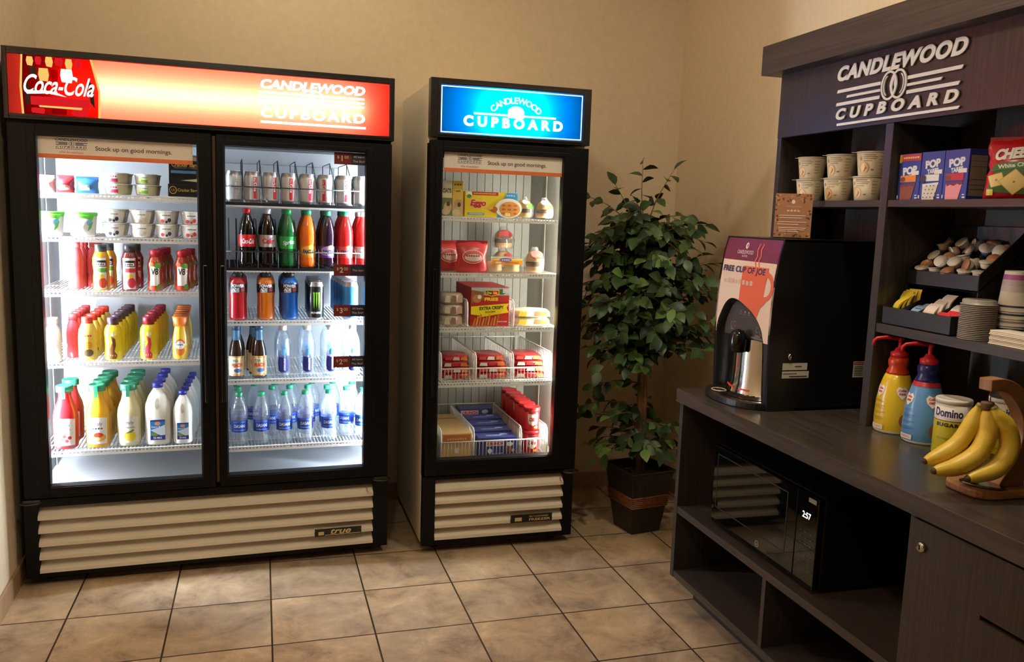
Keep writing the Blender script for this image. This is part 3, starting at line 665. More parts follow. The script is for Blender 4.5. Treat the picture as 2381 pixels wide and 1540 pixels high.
pk = bottle('pink_juice', 'bottle', [(0.024, 0), (0.027, 0.004), (0.0265, 0.03), (0.024, 0.05), (0.0265, 0.075), (0.0275, 0.11), (0.023, 0.14), (0.0165, 0.158), (0.0165, 0.164)], pm('coral_drink', (214, 84, 86), 0.25), capr(0.018, 0.160, 0.184), pm('coral_cap', (206, 86, 88), 0.4), [(0.0268, 0.055), (0.0280, 0.11)], pm('coral_label', (200, 64, 68), 0.4))
rowof(pk, C1, 0.182, 0.18, 1.130, 3, 0.075, 'coral red juice bottle against the wall side', wj, 'coral juice bottles, outer column', dx=0.004)
rowof(pk, C1, 0.240, 0.25, 1.130, 3, 0.075, 'coral red juice bottle beside the apple juice', wj, 'coral juice bottles, inner column')

# ---- yogurt shelf
def cup(name, r0, r1, h, art, body_=(246, 244, 238), lid=(226, 224, 218), cat='yogurt cup'):
    t = thing(name, 'x', cat)
    part('cup_body', MB().lathe([(r0*0.92, 0), (r0, 0.003), (r1, h-0.003)], 24), pm(name+'_card', body_, 0.4), t)
    part('foil_lid', MB().lathe([(r1+0.002, h-0.004), (r1+0.0025, h-0.001), (r1, h), (0, h)], 24), pm('foil_lid_%d' % lid[0], lid, 0.35), t)
    if art:
        def fn(u, v, l): r = r0+(r1-r0)*v/h+0.0006+l; return (r*math.sin(u/r1), -r*math.cos(u/r1), v)
        art_part('label_print', art, fn, t, grid=(0.008, 0.02))
    return t
def yart(c1_, c2_):
    a = Art(); a.text('Greek Yogurt', 0.004, 0.034, P(90, 84, 76), w=0.034, h=0.006); a.ell(0.016, 0.016, 0.008, 0.008, P(*c1_)); a.ell(-0.014, 0.012, 0.008, 0.007, P(*c2_)); a.ell(0.004, 0.009, 0.005, 0.005, P(*c1_)); return a
yd = cup('yogurt_cup', 0.031, 0.041, 0.052, yart((52, 52, 74), (60, 56, 70))); yp = cup('peach_yogurt_cup', 0.031, 0.041, 0.052, yart((226, 206, 178), (214, 196, 170)), (244, 240, 228)); yr = cup('berry_yogurt_cup', 0.031, 0.039, 0.052, yart((60, 50, 66), (206, 66, 60)))
def stack(proto, F, x, d, z, n, h, desc, group, deep=1, step=0.085):
    for j in range(deep):
        for i in range(n):
            lab = '%s, %s %s of its stack' % (desc, ['front', 'rear'][j], ['bottom', 'top'][i])
            loc = F.at(x+0.006*j, d+step*j, z+i*h)
            if proto.get('used'): dup(proto, loc, F.a, lab, group)
            else: proto.location = loc; proto.rotation_euler = (0, 0, F.a); proto['label'] = lab; proto['group'] = group; proto['used'] = 1
stack(yd, C1, 0.328, 0.125, 1.336, 2, 0.0525, 'white blueberry yogurt cup', 'blueberry yogurt cups', 2)
stack(yp, C1, 0.424, 0.125, 1.336, 2, 0.0525, 'plain cream coloured yogurt cup', 'plain yogurt cups', 2)
stack(yr, C1, 0.513, 0.125, 1.336, 2, 0.0525, 'white yogurt cup with red berries and one dark berry', 'mixed berry yogurt cups', 2)
ys = cup('strawberry_yogurt_cup', 0.031, 0.039, 0.052, yart((206, 60, 60), (196, 50, 56)))
stack(ys, C1, 0.604, 0.125, 1.336, 2, 0.0525, 'white strawberry yogurt cup by the door edge', 'strawberry yogurt cups', 2)
def tub(lab, x):
    t = thing('snack_tub', lab, 'tub', C1.at(x, 0.135, 1.336), C1.a)
    part('tub_body', MB().lathe([(0.040, 0), (0.043, 0.003), (0.049, 0.078)], 28), pm('tub_white', (246, 244, 240), 0.4), t)
    part('lid', MB().lathe([(0.0515, 0.076), (0.052, 0.086), (0.049, 0.089), (0, 0.087)], 28), pm('lime_lid', (96, 200, 60), 0.4), t)
    a = Art(); a.poly([(-0.048, 0.076), (0.046, 0.076), (0.040, 0.060), (0.01, 0.066), (-0.03, 0.070)], P(110, 206, 70)); a.ell(0.03, 0.05, 0.012, 0.012, P(110, 190, 230)); a.poly([(0.022, 0.018), (0.036, 0.03), (0.042, 0.052), (0.028, 0.044)], P(96, 160, 60))
    art_part('label_print', a, lambda u, v, l: ((0.0412+0.0078*v/0.078+0.0012+l)*math.sin(u/0.046), -(0.0412+0.0078*v/0.078+0.0012+l)*math.cos(u/0.046), v), t, grid=(0.007, 0))
tub('white tub with lime green lid, outermost on the yogurt shelf', 0.106); tub('white tub with lime green lid, beside the stacked yogurt cups', 0.219)

# ---- top shelf, left door
def bag(name, lab, cat, mat, w, d, h, loc, rz=0, crimp=None, art=None, fn=None, lean=0.0, group=None, label2=None):
    """a pillow bag: swollen in the middle, pinched to a flat seam at the top (and slightly at the bottom)"""
    t = thing(name, lab, cat, loc, rz, group); n, k = 20, 10; vs = []; fs = []; r2 = random.Random(sum(ord(q) for q in lab))
    wob = [r2.uniform(-1, 1) for _ in range(40)]
    for i in range(k+1):
        v = i/k; sw = math.sin(PI*min(1, 0.10+v*0.90))**0.6 if v < 1 else 0.05
        sw = max(sw, 0.06) * (1 if v > 0.08 else 0.75); ww = (1-0.16*math.sin(PI*v)*(1-v)*0) * (1+0.04*wob[i])*(0.90+0.10*abs(2*v-1))
        for j in range(n):
            q = 2*PI*j/n; c, s = math.cos(q), math.sin(q)
            x = math.copysign(abs(c)**0.7, c)*w/2*ww; y = math.copysign(abs(s)**0.9, s)*d/2*sw*(1+0.10*wob[(i*3+j) % 40])
            vs.append((x, y+lean*v*h, v*h*(1-0.04*abs(c)*v)+0.006*wob[j % 40]*(v > 0.9)))
        if i:
            for j in range(n): fs.append(((i-1)*n+j, (i-1)*n+(j+1) % n, i*n+(j+1) % n, i*n+j))
    mb = MB().add(vs, fs, 0, True); mb.f.append(list(range(n))[::-1]); mb.m.append(0); mb.sm.append(False); mb.f.append([k*n+j for j in range(n)]); mb.m.append(0); mb.sm.append(False)
    part('bag_body', mb, mat, t)
    if art: art_part('bag_print', art, fn or (lambda u, v, l: (u, -d/2*(max(0.10, math.sin(PI*min(1, 0.10+0.9*v/h)))**0.6)*max(0.15, 1-(2*u/w)**2)**0.45*1.06-0.0015-l+lean*v, v)), t, grid=(0.010, 0.010))
    if crimp: part('crimped_seam', MB().box(-w*0.48, w*0.48, lean*h-0.002, lean*h+0.002, h-0.012, h+0.006), crimp, t)
    return t
foilr = pm('red_foil', (196, 44, 52), 0.3); foilb = pm('blue_foil', (64, 136, 206), 0.3); foilw = pm('pale_foil', (240, 232, 232), 0.3)
bag('snack_bag', 'pale snack bag with pink twist ends, outermost on the top shelf', 'bag', foilw, 0.062, 0.08, 0.056, C1.at(0.100, 0.13, 1.497), C1.a, pm('pink_twist', (206, 60, 90), 0.4))
a = Art(); a.ell(0.004, 0.018, 0.016, 0.010, P(236, 150, 150))
bag('snack_bag', 'red foil snack bag between the pale and blue bags', 'bag', foilr, 0.060, 0.08, 0.058, C1.at(0.166, 0.13, 1.497), C1.a, pm('dark_red_seam', (150, 30, 40), 0.35), a)
a = Art(); a.rect(-0.018, 0.010, 0.012, 0.030, P(236, 240, 246), 4)
bag('snack_bag', 'blue foil snack bag with white patch, beside the dip tubs', 'bag', foilb, 0.080, 0.08, 0.056, C1.at(0.240, 0.13, 1.497), C1.a, pm('blue_seam', (50, 110, 190), 0.35), a)
def dip(c, word):
    a = Art(); a.rect(-0.040, 0.004, 0.008, 0.037, P(248, 246, 240), 6); a.rect(-0.028, 0.005, 0.010, 0.018, P(*c), 5); a.text(word, -0.010, 0.026, P(*c), w=0.036, h=0.008, bold=0.03); a.ell(-0.022, 0.016, 0.007, 0.005, P(236, 190, 70)); return a
d1 = cup('dip_tub', 0.038, 0.043, 0.040, dip((176, 50, 80), 'Cherry'), (206, 196, 160), cat='tub'); d2_ = cup('green_dip_tub', 0.036, 0.041, 0.040, dip((120, 170, 50), 'Chobani'), (206, 198, 160), cat='tub')
stack(d1, C1, 0.340, 0.13, 1.497, 2, 0.0405, 'squat beige tub with yellow and cherry label', 'cherry tubs', 2)
stack(d2_, C1, 0.444, 0.13, 1.497, 2, 0.0405, 'squat beige tub with lime green label', 'lime green tubs', 2)
def cheesebox(x, z, w, h, lab, big):
    t = thing('cheese_box', lab, 'box', C1.at(x, 0.10, z), C1.a); blk = pm('cheese_black', (26, 24, 22), 0.35)
    part('carton', MB().box(-w/2, w/2, 0, 0.16, 0, h), blk, t, bev=0.0015)
    a = Art(); gold = P(206, 170, 80)
    if big:
        a.text('Cracker Barrel', 0.002, h*0.66, gold, w=w*0.86, h=0.016, bold=0.02); a.text('PREMIUM CHEESE', 0, h*0.55, P(150, 142, 130), w=w*0.7, h=0.006); a.rect(-w*0.44, h*0.36, w*0.3, h*0.46, P(92, 142, 176)); a.rect(w*0.32, h*0.52, w*0.49, h*0.64, P(240, 240, 236)); a.poly([(-0.02, h*0.12), (w*0.3, h*0.08), (w*0.48, h*0.12), (w*0.48, h*0.26), (w*0.36, h*0.30), (w*0.30, h*0.18)], P(226, 212, 160))
        a.rect(-w*0.5, h*0.80, w*0.5, h, P(76, 124, 150)); a.poly([(w*0.05, h*0.84), (w*0.4, h*0.80), (w*0.48, h*0.92), (w*0.2, h*0.95)], P(190, 140, 90))
    else:
        a.text('Cracker Barrel', w*0.08, h*0.52, gold, w=w*0.62, h=0.012, bold=0.02); a.ring(-w*0.36, h*0.5, 0.014, 0.015, 0.003, gold); a.text('CB', -w*0.36, h*0.5, gold, w=0.013, h=0.009)
    art_part('label_print', a, face_y(0, -0.0006, 0), t)
cheesebox(0.588, 1.497, 0.128, 0.048, 'low black cheese box with gold lettering, bottom of the pile by the door edge', False)
cheesebox(0.590, 1.546, 0.124, 0.110, 'tall black cheese box with blue stripe, on top of the low cheese box', True)

# ---- right door: cans and bottles in black wire racks
def rack(lab, z, xs, h, top, bar):
    t = thing('wire_rack', lab, 'rack', C1.at(0, 0, z), C1.a); b = MB()
    for y in (0.084, 0.24, 0.42, 0.58): b.box(0.725, 1.306, y, y+0.006, 0.0005, 0.012)
    b.box(0.725, 1.306, 0.072, 0.078, 0.0005, 0.010)
    for i in range(30): x = 0.727+i*0.0203; b.box(x, x+0.003, 0.078, 0.585, 0.009, 0.012)
    part('base_grid', b, BLACKM, t)
    for x in xs:
        d = MB(); d.tube([(x, 0.075, 0.005), (x, 0.075, bar), (x, 0.30, top), (x, 0.585, top), (x, 0.585, 0.005)], 0.0017, 6)
        d.bar((x, 0.30, 0.01), (x, 0.30, top), 0.0018); d.bar((x, 0.075, bar), (x, 0.585, bar), 0.0018)
        part('divider', d, BLACKM, t)
    part('front_bar', MB().bar((0.725, 0.073, bar), (1.306, 0.073, bar), 0.0024, n=6), BLACKM, t)
canx = [0.765, 0.835, 0.907, 0.979, 1.051, 1.124, 1.197, 1.268]
rack('black wire rack holding the soda cans on the top right shelf', 1.472, [0.728]+[(canx[i]+canx[i+1])/2 for i in range(7)], 0.1, 0.19, 0.072)
botx = [0.815, 0.893, 0.972, 1.052, 1.131, 1.204, 1.279]
rack('black wire rack holding the soda bottles below the cans', 1.214, [0.745, 0.776]+[(botx[i]+botx[i+1])/2 for i in range(6)], 0.1, 0.20, 0.076)
CAN = [(0.024, 0), (0.026, 0.002), (0.0315, 0.010), (0.0315, 0.103), (0.026, 0.117), (0.0268, 0.1185), (0.0268, 0.121), (0.0245, 0.121), (0.0245, 0.1175), (0, 0.1175)]
def can(name, bodyc, art, prof=CAN, metal=0.55):
    t = thing(name, 'x', 'can'); al = pm('aluminium', (205, 206, 208), 0.3, 0.9); n = len(prof)-1
    part('can_body', MB().lathe(prof, 24, seg=[0, 0, 1]+[0]*(n-3)), [al, pm(name+'_paint', bodyc, 0.3, metal)], t)
    part('pull_tab', MB().box(-0.006, 0.006, -0.012, 0.006, prof[-1][1]+0.0005, prof[-1][1]+0.002), al, t)
    if art: art_part('can_print', art, cyl(prof[2][0]), t, grid=(0.006, 0))
    return t
def diet(u):
    a = Art(); r = P(196, 30, 40); a.rect(u-0.006, 0.014, u+0.006, 0.100, r, 3); a.text('Diet', u-0.001, 0.088, P(230, 226, 224), w=0.016, h=0.007, rot=-PI/2); a.text('Coke', u+0.001, 0.060, P(236, 232, 230), w=0.034, h=0.012, bold=0.02, rot=-PI/2); a.rect(u+0.008, 0.014, u+0.0095, 0.100, r); return a
def plaincan():
    a = Art(); g = P(150, 152, 156)
    for i in range(9): a.rect(0.006, 0.022+i*0.009, 0.016-0.004*(i % 3), 0.024+i*0.009, g)
    return a
cz = 1.485
kinds = [(plaincan(), 1), (diet(0.010), 1), (diet(0.013), 2), (diet(0.004), 2), (diet(0.008), 2), (diet(-0.012), 2), (diet(0.006), 2), (plaincan(), 2)]
cl = ['silver soda can with grey print, leftmost of the can row', 'silver and red diet cola can, second from left', 'silver and red diet cola can, third from left', 'silver and red diet cola can, fourth from left', 'silver and red diet cola can, fifth from left', 'silver and red diet cola can, sixth from left', 'silver and red diet cola can, seventh from left', 'white glaring soda can, rightmost of the can row']
for i, (ar, nd) in enumerate(kinds):
    c = can('soda_can', (222, 222, 224), ar, metal=0.25)
    for j in range(nd):
        lab = cl[i]+(', in front' if j == 0 else ', in the second rank'); loc = C1.at(canx[i], 0.114+0.068*j, cz)
        if j == 0: c.location = loc; c.rotation_euler = (0, 0, C1.a); c['label'] = lab; c['group'] = 'soda cans'
        else: dup(c, loc, C1.a, lab, 'soda cans')
SODA = [(0.020, 0.004), (0.024, 0.0), (0.030, 0.006), (0.0325, 0.022), (0.030, 0.045), (0.0305, 0.06), (0.0325, 0.085), (0.0335, 0.13), (0.031, 0.152), (0.022, 0.186), (0.0145, 0.204), (0.0125, 0.212), (0.0125, 0.216)]
def soda(name, mat, capc, lz0, lz1, labmat, art, rr=0.0338):
    def rad(z):
        for (r0, z0), (r1, z1) in zip(SODA[1:], SODA[2:]):
            if z0 <= z <= z1: return r0+(r1-r0)*(z-z0)/(z1-z0)
        return rr
    zs = [lz0+(lz1-lz0)*i/4 for i in range(5)]
    return bottle(name, 'bottle', SODA, mat, [(0.0145, 0.212), (0.0145, 0.230), (0.013, 0.232), (0, 0.232)], pm(name+'_cap', capc, 0.35), [(rad(z)+0.0006, z) for z in zs], labmat, art, lambda u, v, l: ((rad(v)+0.0012+l)*math.sin(u/rr), -(rad(v)+0.0012+l)*math.cos(u/rr), v))
cola = pm('cola_brown', (18, 10, 8), 0.08, coat=0.6)
a = Art(); a.text('Coca-Cola', 0.004, 0.102, P(246, 240, 238), w=0.048, h=0.020, bold=0.03, shear=0.4)
coke = soda('cola_bottle', cola, (200, 30, 40), 0.080, 0.128, pm('cola_red', (200, 34, 40), 0.35), a)
a = Art(); a.text('Diet', -0.012, 0.122, P(196, 40, 50), w=0.014, h=0.007); a.text('Coke', 0.004, 0.104, P(196, 30, 44), w=0.052, h=0.022, bold=0.05)
dietb = soda('diet_cola_bottle', cola, (206, 206, 208), 0.080, 0.128, pm('silver_label', (196, 192, 192), 0.3, 0.3), a)
a = Art(); a.text('Sprite', 0.002, 0.098, P(226, 240, 226), w=0.048, h=0.022, bold=0.03, shear=0.2, rot=0.12)
spr = soda('lime_soda_bottle', clear('green_bottle', (0.02, 0.55, 0.12), 0.05, 0.05, 0.55, (0.005, 0.20, 0.045)), (34, 150, 70), 0.074, 0.124, pm('green_label', (52, 160, 84), 0.35), a)
def fan(c, sub):
    a = Art(); a.poly([(-0.032, 0.052), (0.032, 0.044), (0.032, 0.082), (0.012, 0.092), (-0.01, 0.086), (-0.032, 0.078)], P(*sub)); a.text('FANTA', 0.0, 0.064, P(34, 34, 84), w=0.046, h=0.018, bold=0.05); a.ell(0.012, 0.086, 0.010, 0.006, P(170, 196, 60)); return a
orb = soda('orange_soda_bottle', pm('orange_soda', (242, 108, 24), 0.12, coat=0.5), (40, 150, 96), 0.040, 0.088, pm('orange_label', (244, 134, 34), 0.35), fan(0, (250, 176, 60)))
grp = soda('grape_soda_bottle', pm('grape_soda', (34, 16, 34), 0.1, coat=0.5), (40, 150, 96), 0.040, 0.088, pm('violet_label', (112, 60, 150), 0.35), fan(0, (190, 160, 216)))
red1 = soda('strawberry_soda_bottle', pm('red_soda', (226, 28, 26), 0.12, coat=0.5), (40, 150, 96), 0.040, 0.088, pm('red_soda_label', (236, 60, 50), 0.35), fan(0, (240, 90, 80)))
a = Art(); a.rect(-0.034, 0.045, 0.034, 0.083, P(242, 238, 236), 8); a.text('fruit punch', 0, 0.064, P(50, 50, 60), w=0.044, h=0.010)
red2 = soda('punch_bottle', pm('punch_red', (222, 34, 34), 0.12, coat=0.5), (200, 200, 204), 0.040, 0.088, pm('punch_label', (240, 236, 234), 0.4), a)
ws = 'in the bottle rack'
for b_, x, d_ in ((coke, 0, 'cola bottle with red cap and red label'), (dietb, 1, 'diet cola bottle with silver cap and silver label'), (spr, 2, 'green lemon lime soda bottle'), (orb, 3, 'bright orange soda bottle with green cap'), (grp, 4, 'dark grape soda bottle with violet label'), (red1, 5, 'red soda bottle with green cap'), (red2, 6, 'red punch bottle with white label at the rack end')):
    rowof(b_, C1, botx[x], 0.117, 1.2285, 3, 0.076, d_, ws, d_.split(' with')[0]+' file', dx=0.0)

# ---- sports drinks and energy cans
PW = [(0.026, 0), (0.033, 0.004), (0.0345, 0.012), (0.034, 0.05), (0.0328, 0.075), (0.034, 0.10), (0.0355, 0.112), (0.0355, 0.146), (0.033, 0.158), (0.022, 0.170), (0.019, 0.174)]
def pwr(name, c):
    a = Art(); w_ = P(236, 236, 238); a.text('POWER', 0.0, 0.139, w_, w=0.054, h=0.013, bold=0.05); a.text('ADE', -0.010, 0.124, w_, w=0.030, h=0.013, bold=0.05); a.rect(0.010, 0.117, 0.028, 0.130, P(150, 40, 50), 3); a.rect(-0.024, 0.1135, 0.004, 0.116, w_, 3)
    m = clear(name+'_drink', tuple(x**1.4 for x in lin(c)), 0.05, 0.06, 0.78, lin(c))
    return bottle(name, 'bottle', PW, m, [(0.0205, 0.172), (0.0205, 0.189), (0.018, 0.192), (0, 0.192)], pm('sport_cap', (34, 36, 38), 0.35), [(0.0361, 0.112), (0.0361, 0.146)], pm('sport_label', (38, 36, 40), 0.4), a, 0.0366)
wp = 'on the sports drink shelf'
for nm, c, x, d_ in (('red_sports_drink', (206, 30, 42), 0.776, 'red sports drink bottle with black cap'), ('orange_sports_drink', (236, 128, 26), 0.886, 'orange sports drink bottle with black cap'), ('blue_sports_drink', (22, 106, 206), 0.977, 'blue sports drink bottle with black cap')):
    rowof(pwr(nm, c), C1, x, 0.118, 1.0125, 4, 0.080, d_, wp, d_.split(' bottle')[0]+'s', dx=0.002)
TALL = [(0.024, 0), (0.026, 0.002), (0.0325, 0.010), (0.0325, 0.138), (0.027, 0.152), (0.0276, 0.154), (0.0276, 0.157), (0.0252, 0.157), (0.0252, 0.153), (0, 0.153)]
a = Art(); gr = P(120, 206, 40)
for u in (-0.010, 0.0, 0.010):
    a.poly([(u-0.006, 0.112), (u-0.003, 0.108), (u-0.003, 0.075), (u+0.000, 0.05-abs(u)*0.6), (u+0.003, 0.085), (u+0.003, 0.112), (u+0.001, 0.116)], gr)
a.text('MONSTER', 0.0, 0.030, P(220, 222, 224), w=0.046, h=0.008, bold=0.03)
mon = can('energy_drink_can', (22, 24, 24), a, TALL, 0.2); rowof(mon, C1, 1.083, 0.106, 1.0125, 5, 0.070, 'tall black energy drink can with green claw marks', wp, 'black energy drink cans', dx=0.003)
blu = can('blue_drink_can', (60, 140, 206), None, TALL, 0.4); rowof(blu, C1, 1.226, 0.108, 1.0125, 6, 0.068, 'tall blue drink can at the right edge', wp, 'blue drink cans', dx=-0.002)

# ---- tea and slim water
TEA = [(0.024, 0), (0.028, 0.003), (0.0295, 0.012), (0.0295, 0.10), (0.0265, 0.122), (0.0155, 0.160), (0.0138, 0.185), (0.0138, 0.200)]
a = Art(); a.text('PEACH', 0, 0.056, P(214, 70, 40), w=0.042, h=0.016, bold=0.05, rot=0.06); a.text('TEA', -0.006, 0.074, P(90, 150, 150), w=0.026, h=0.010, bold=0.04); a.ell(0.004, 0.034, 0.016, 0.008, P(70, 110, 180)); a.rect(-0.026, 0.014, 0.026, 0.018, P(226, 170, 80), 6); a.rect(-0.026, 0.086, 0.026, 0.090, P(226, 150, 70), 6)
tea = bottle('tea_bottle', 'bottle', TEA, clear('tea_glass', (0.30, 0.12, 0.04), 0.06, 0.04, 0.70, (0.045, 0.018, 0.008)), [(0.0165, 0.196), (0.0165, 0.212), (0.015, 0.215), (0, 0.215)], pm('navy_foil', (52, 84, 122), 0.3), [(0.0302, 0.012), (0.0302, 0.092)], pm('cream_label', (240, 216, 170), 0.4), a, 0.0306)
part('neck_foil', MB().lathe([(0.0168, 0.152), (0.0150, 0.180), (0.0150, 0.197)], 20, cap0=False, cap1=False), pm('sky_foil', (96, 152, 196), 0.3), tea)
wt = 'on the tea shelf'
rowof(tea, C1, 0.768, 0.112, 0.773, 3, 0.075, 'brown peach tea bottle nearest the centre of the cooler', wt, 'peach teas by the centre', dx=0.003)
rowof(tea, C1, 0.857, 0.112, 0.773, 3, 0.075, 'brown peach tea bottle beside the slim waters', wt, 'peach teas by the waters', dx=-0.010)
SW = [(0.024, 0), (0.031, 0.004), (0.0325, 0.02), (0.0325, 0.13), (0.030, 0.150), (0.022, 0.176), (0.014, 0.190), (0.0135, 0.196)]
PET = clear('clear_bottle', (0.90, 0.94, 0.97), 0.03, 0.03, 0.12, (0.86, 0.91, 0.95), 0.5)
a = Art(); nv = P(40, 44, 130)
a.poly([(-0.020, 0.030), (-0.010, 0.022), (0.010, 0.022), (0.020, 0.030), (0.022, 0.055), (0.018, 0.078), (-0.018, 0.088), (-0.022, 0.06)], nv); a.text('smartwater', 0.006, 0.054, P(226, 232, 244), w=0.052, h=0.009, bold=0.02, rot=-PI/2); a.ell(0.0, 0.106, 0.010, 0.014, P(96, 170, 220))
sw = bottle('slim_water_bottle', 'bottle', SW, PET, [(0.0155, 0.194), (0.0155, 0.213), (0.014, 0.215), (0, 0.215)], WHITE, art=a, artR=0.0328)
for x, d_ in ((0.951, 'clear slim water bottle beside the peach teas'), (1.050, 'clear slim water bottle in the middle column'), (1.146, 'clear slim water bottle left of the last tag'), (1.236, 'clear slim water bottle behind the last price tag')):
    rowof(sw, C1, x, 0.114, 0.773, 3, 0.085, d_, wt, d_[6:]+' column', dx=0.003)

# ---- bottom right shelf: water
DA = [(0.020, 0.003), (0.025, 0), (0.0325, 0.006), (0.0335, 0.03), (0.032, 0.055), (0.032, 0.100), (0.0345, 0.112), (0.0345, 0.130), (0.032, 0.150), (0.019, 0.184), (0.0125, 0.198), (0.0125, 0.203)]
a = Art(); a.text('DASANI', 0, 0.080, P(220, 230, 244), w=0.046, h=0.013, bold=0.02); a.rect(-0.026, 0.062, 0.026, 0.064, P(150, 180, 226), 6); a.poly([(-0.026, 0.092), (0.0, 0.096), (0.026, 0.092), (0.026, 0.099), (-0.026, 0.099)], P(70, 110, 200))
da = bottle('water_bottle', 'bottle', DA, PET, [(0.0145, 0.199), (0.0145, 0.214), (0.013, 0.216), (0, 0.216)], pm('teal_cap', (44, 160, 116), 0.35), [(0.0327, 0.054), (0.0327, 0.101)], pm('water_label', (26, 64, 158), 0.35), a, 0.0332)
pos = [(0.777, 0.122), (0.864, 0.122), (0.956, 0.122), (1.042, 0.122), (1.140, 0.124), (1.286, 0.130), (1.222, 0.178), (0.773, 0.236), (0.912, 0.240), (0.986, 0.240), (1.062, 0.236), (1.142, 0.214), (0.842, 0.330), (0.930, 0.340), (1.010, 0.340), (1.090, 0.340), (1.180, 0.330), (0.770, 0.345), (1.262, 0.300)]
names = ['front rank, first from the centre post', 'front rank, second from the centre post', 'front rank, third from the centre post', 'front rank, fourth from the centre post', 'front rank, fifth from the centre post', 'front rank, at the right edge', 'set back beside the right edge bottle', 'second rank, behind the first front bottle', 'second rank, between the second and third front bottles', 'second rank, behind the third front bottle', 'second rank, behind the fourth front bottle', 'second rank, behind the fifth front bottle', 'third rank, first pair of gaps', 'third rank, behind the second rank gap', 'third rank, middle', 'third rank, right of middle', 'third rank, by the bright side', 'third rank, nearest the centre post', 'third rank, at the lit wall']
for i, ((x, d), nm) in enumerate(zip(pos, names)):
    lab = 'clear water bottle with teal cap, '+nm; loc = C1.at(x, d, 0.493); rz = C1.a+(0 if i < 4 else rnd.uniform(-0.5, 0.5))
    if i == 0: da.location = loc; da.rotation_euler = (0, 0, rz); da['label'] = lab; da['group'] = 'water bottles on the bottom shelf'
    else: dup(da, loc, rz, lab, 'water bottles on the bottom shelf')

# ================================================================ freezer contents
def box3(name, lab, cat, F, x, d, z, w, dp, h, col, front=None, side=None, rz=0.0, group=None, top=None, rough=0.45):
    t = thing(name, lab, cat, F.at(x, d, z), F.a+rz, group)
    part('carton', MB().box(-w/2, w/2, 0, dp, 0, h), pm('card_%d_%d_%d' % col, col, rough), t, bev=0.0012)
    if front: art_part('front_print', front, face_y(0, -0.0006, 0), t)
    if side: art_part('side_print', side, lambda u, v, l: (w/2+0.0006+l, u, v), t)
    if top: art_part('top_print', top, lambda u, v, l: (u, v, h+0.0006+l), t)
    return t
a = Art(); a.rect(-0.022, 0.115, 0.022, 0.147, P(236, 230, 200)); a.text('OATS', 0, 0.105, P(60, 54, 40), w=0.036, h=0.018, bold=0.03); a.rect(-0.022, 0.0, 0.022, 0.075, P(120, 130, 90)); a.ell(0.004, 0.036, 0.018, 0.022, P(214, 180, 140)); a.ell(-0.004, 0.018, 0.018, 0.014, P(220, 190, 150)); a.ell(0.006, 0.05, 0.008, 0.010, P(110, 70, 50))
box3('oat_carton', 'pale oat carton at the left end of the top freezer shelf', 'carton', C2, 0.096, 0.10, 1.457, 0.044, 0.10, 0.148, (228, 214, 168), a)
a = Art(); a.text('Protein', 0, 0.132, P(96, 80, 40), w=0.034, h=0.010); a.ell(0, 0.105, 0.016, 0.010, P(226, 190, 110)); a.text('oats', 0, 0.105, P(80, 64, 36), w=0.022, h=0.008); a.rect(-0.023, 0.0, 0.023, 0.055, P(206, 176, 130)); a.ell(0.002, 0.055, 0.017, 0.016, P(190, 160, 120)); a.ell(0.006, 0.048, 0.007, 0.010, P(90, 60, 44)); a.ell(-0.006, 0.016, 0.018, 0.012, P(226, 200, 160))
box3('oat_carton', 'yellow oat carton between the pale carton and the waffle box', 'carton', C2, 0.143, 0.10, 1.457, 0.046, 0.10, 0.147, (228, 190, 80), a)
a = Art(); w = 0.232; a.poly([(0.025, 0), (w/2, 0), (w/2, 0.106), (0.070, 0.106), (0.045, 0.06)], P(58, 150, 206)); a.rect(-0.085, 0.092, 0.03, 0.106, P(196, 50, 46)); a.text('LESS + STRONGER', -0.03, 0.099, P(246, 214, 120), w=0.10, h=0.007, bold=0.03)
a.ell(-0.098, 0.094, 0.013, 0.011, P(240, 240, 236)); a.ell(-0.098, 0.086, 0.010, 0.008, P(70, 150, 80)); a.text('Eggo', -0.058, 0.055, P(246, 240, 220), w=0.072, h=0.038, bold=0.09, shear=0.2); a.text('Eggo', -0.058, 0.055, P(206, 44, 50), w=0.070, h=0.035, bold=0.05, shear=0.2)
a.rect(-0.105, 0.008, -0.03, 0.017, P(90, 170, 200)); a.text('BUTTERMILK', -0.067, 0.0125, P(240, 240, 230), w=0.06, h=0.006); a.ell(0.078, 0.040, 0.060, 0.042, P(240, 238, 230), 24); a.ell(0.082, 0.036, 0.047, 0.033, P(226, 160, 80), 20)
for i in range(9): a.ell(0.055+0.026*(i % 3), 0.018+0.017*(i//3), 0.009, 0.005, P(196, 110, 50))
a.rect(0.062, 0.006, 0.085, 0.020, P(248, 224, 140)); a.ell(0.012, 0.034, 0.016, 0.012, P(190, 100, 50)); a.ell(-0.006, 0.040, 0.014, 0.008, P(236, 180, 80)); a.text('waffles', 0.085, 0.094, P(190, 224, 240), w=0.04, h=0.009)
box3('waffle_box', 'yellow and blue waffle box on the top freezer shelf', 'box', C2, 0.290, 0.10, 1.457, w, 0.06, 0.107, (244, 214, 50), a)
WRAP = clear('clear_wrap', (0.93, 0.93, 0.92), 0.05, 0.12, 0.10, (0.85, 0.85, 0.85), 0.45)
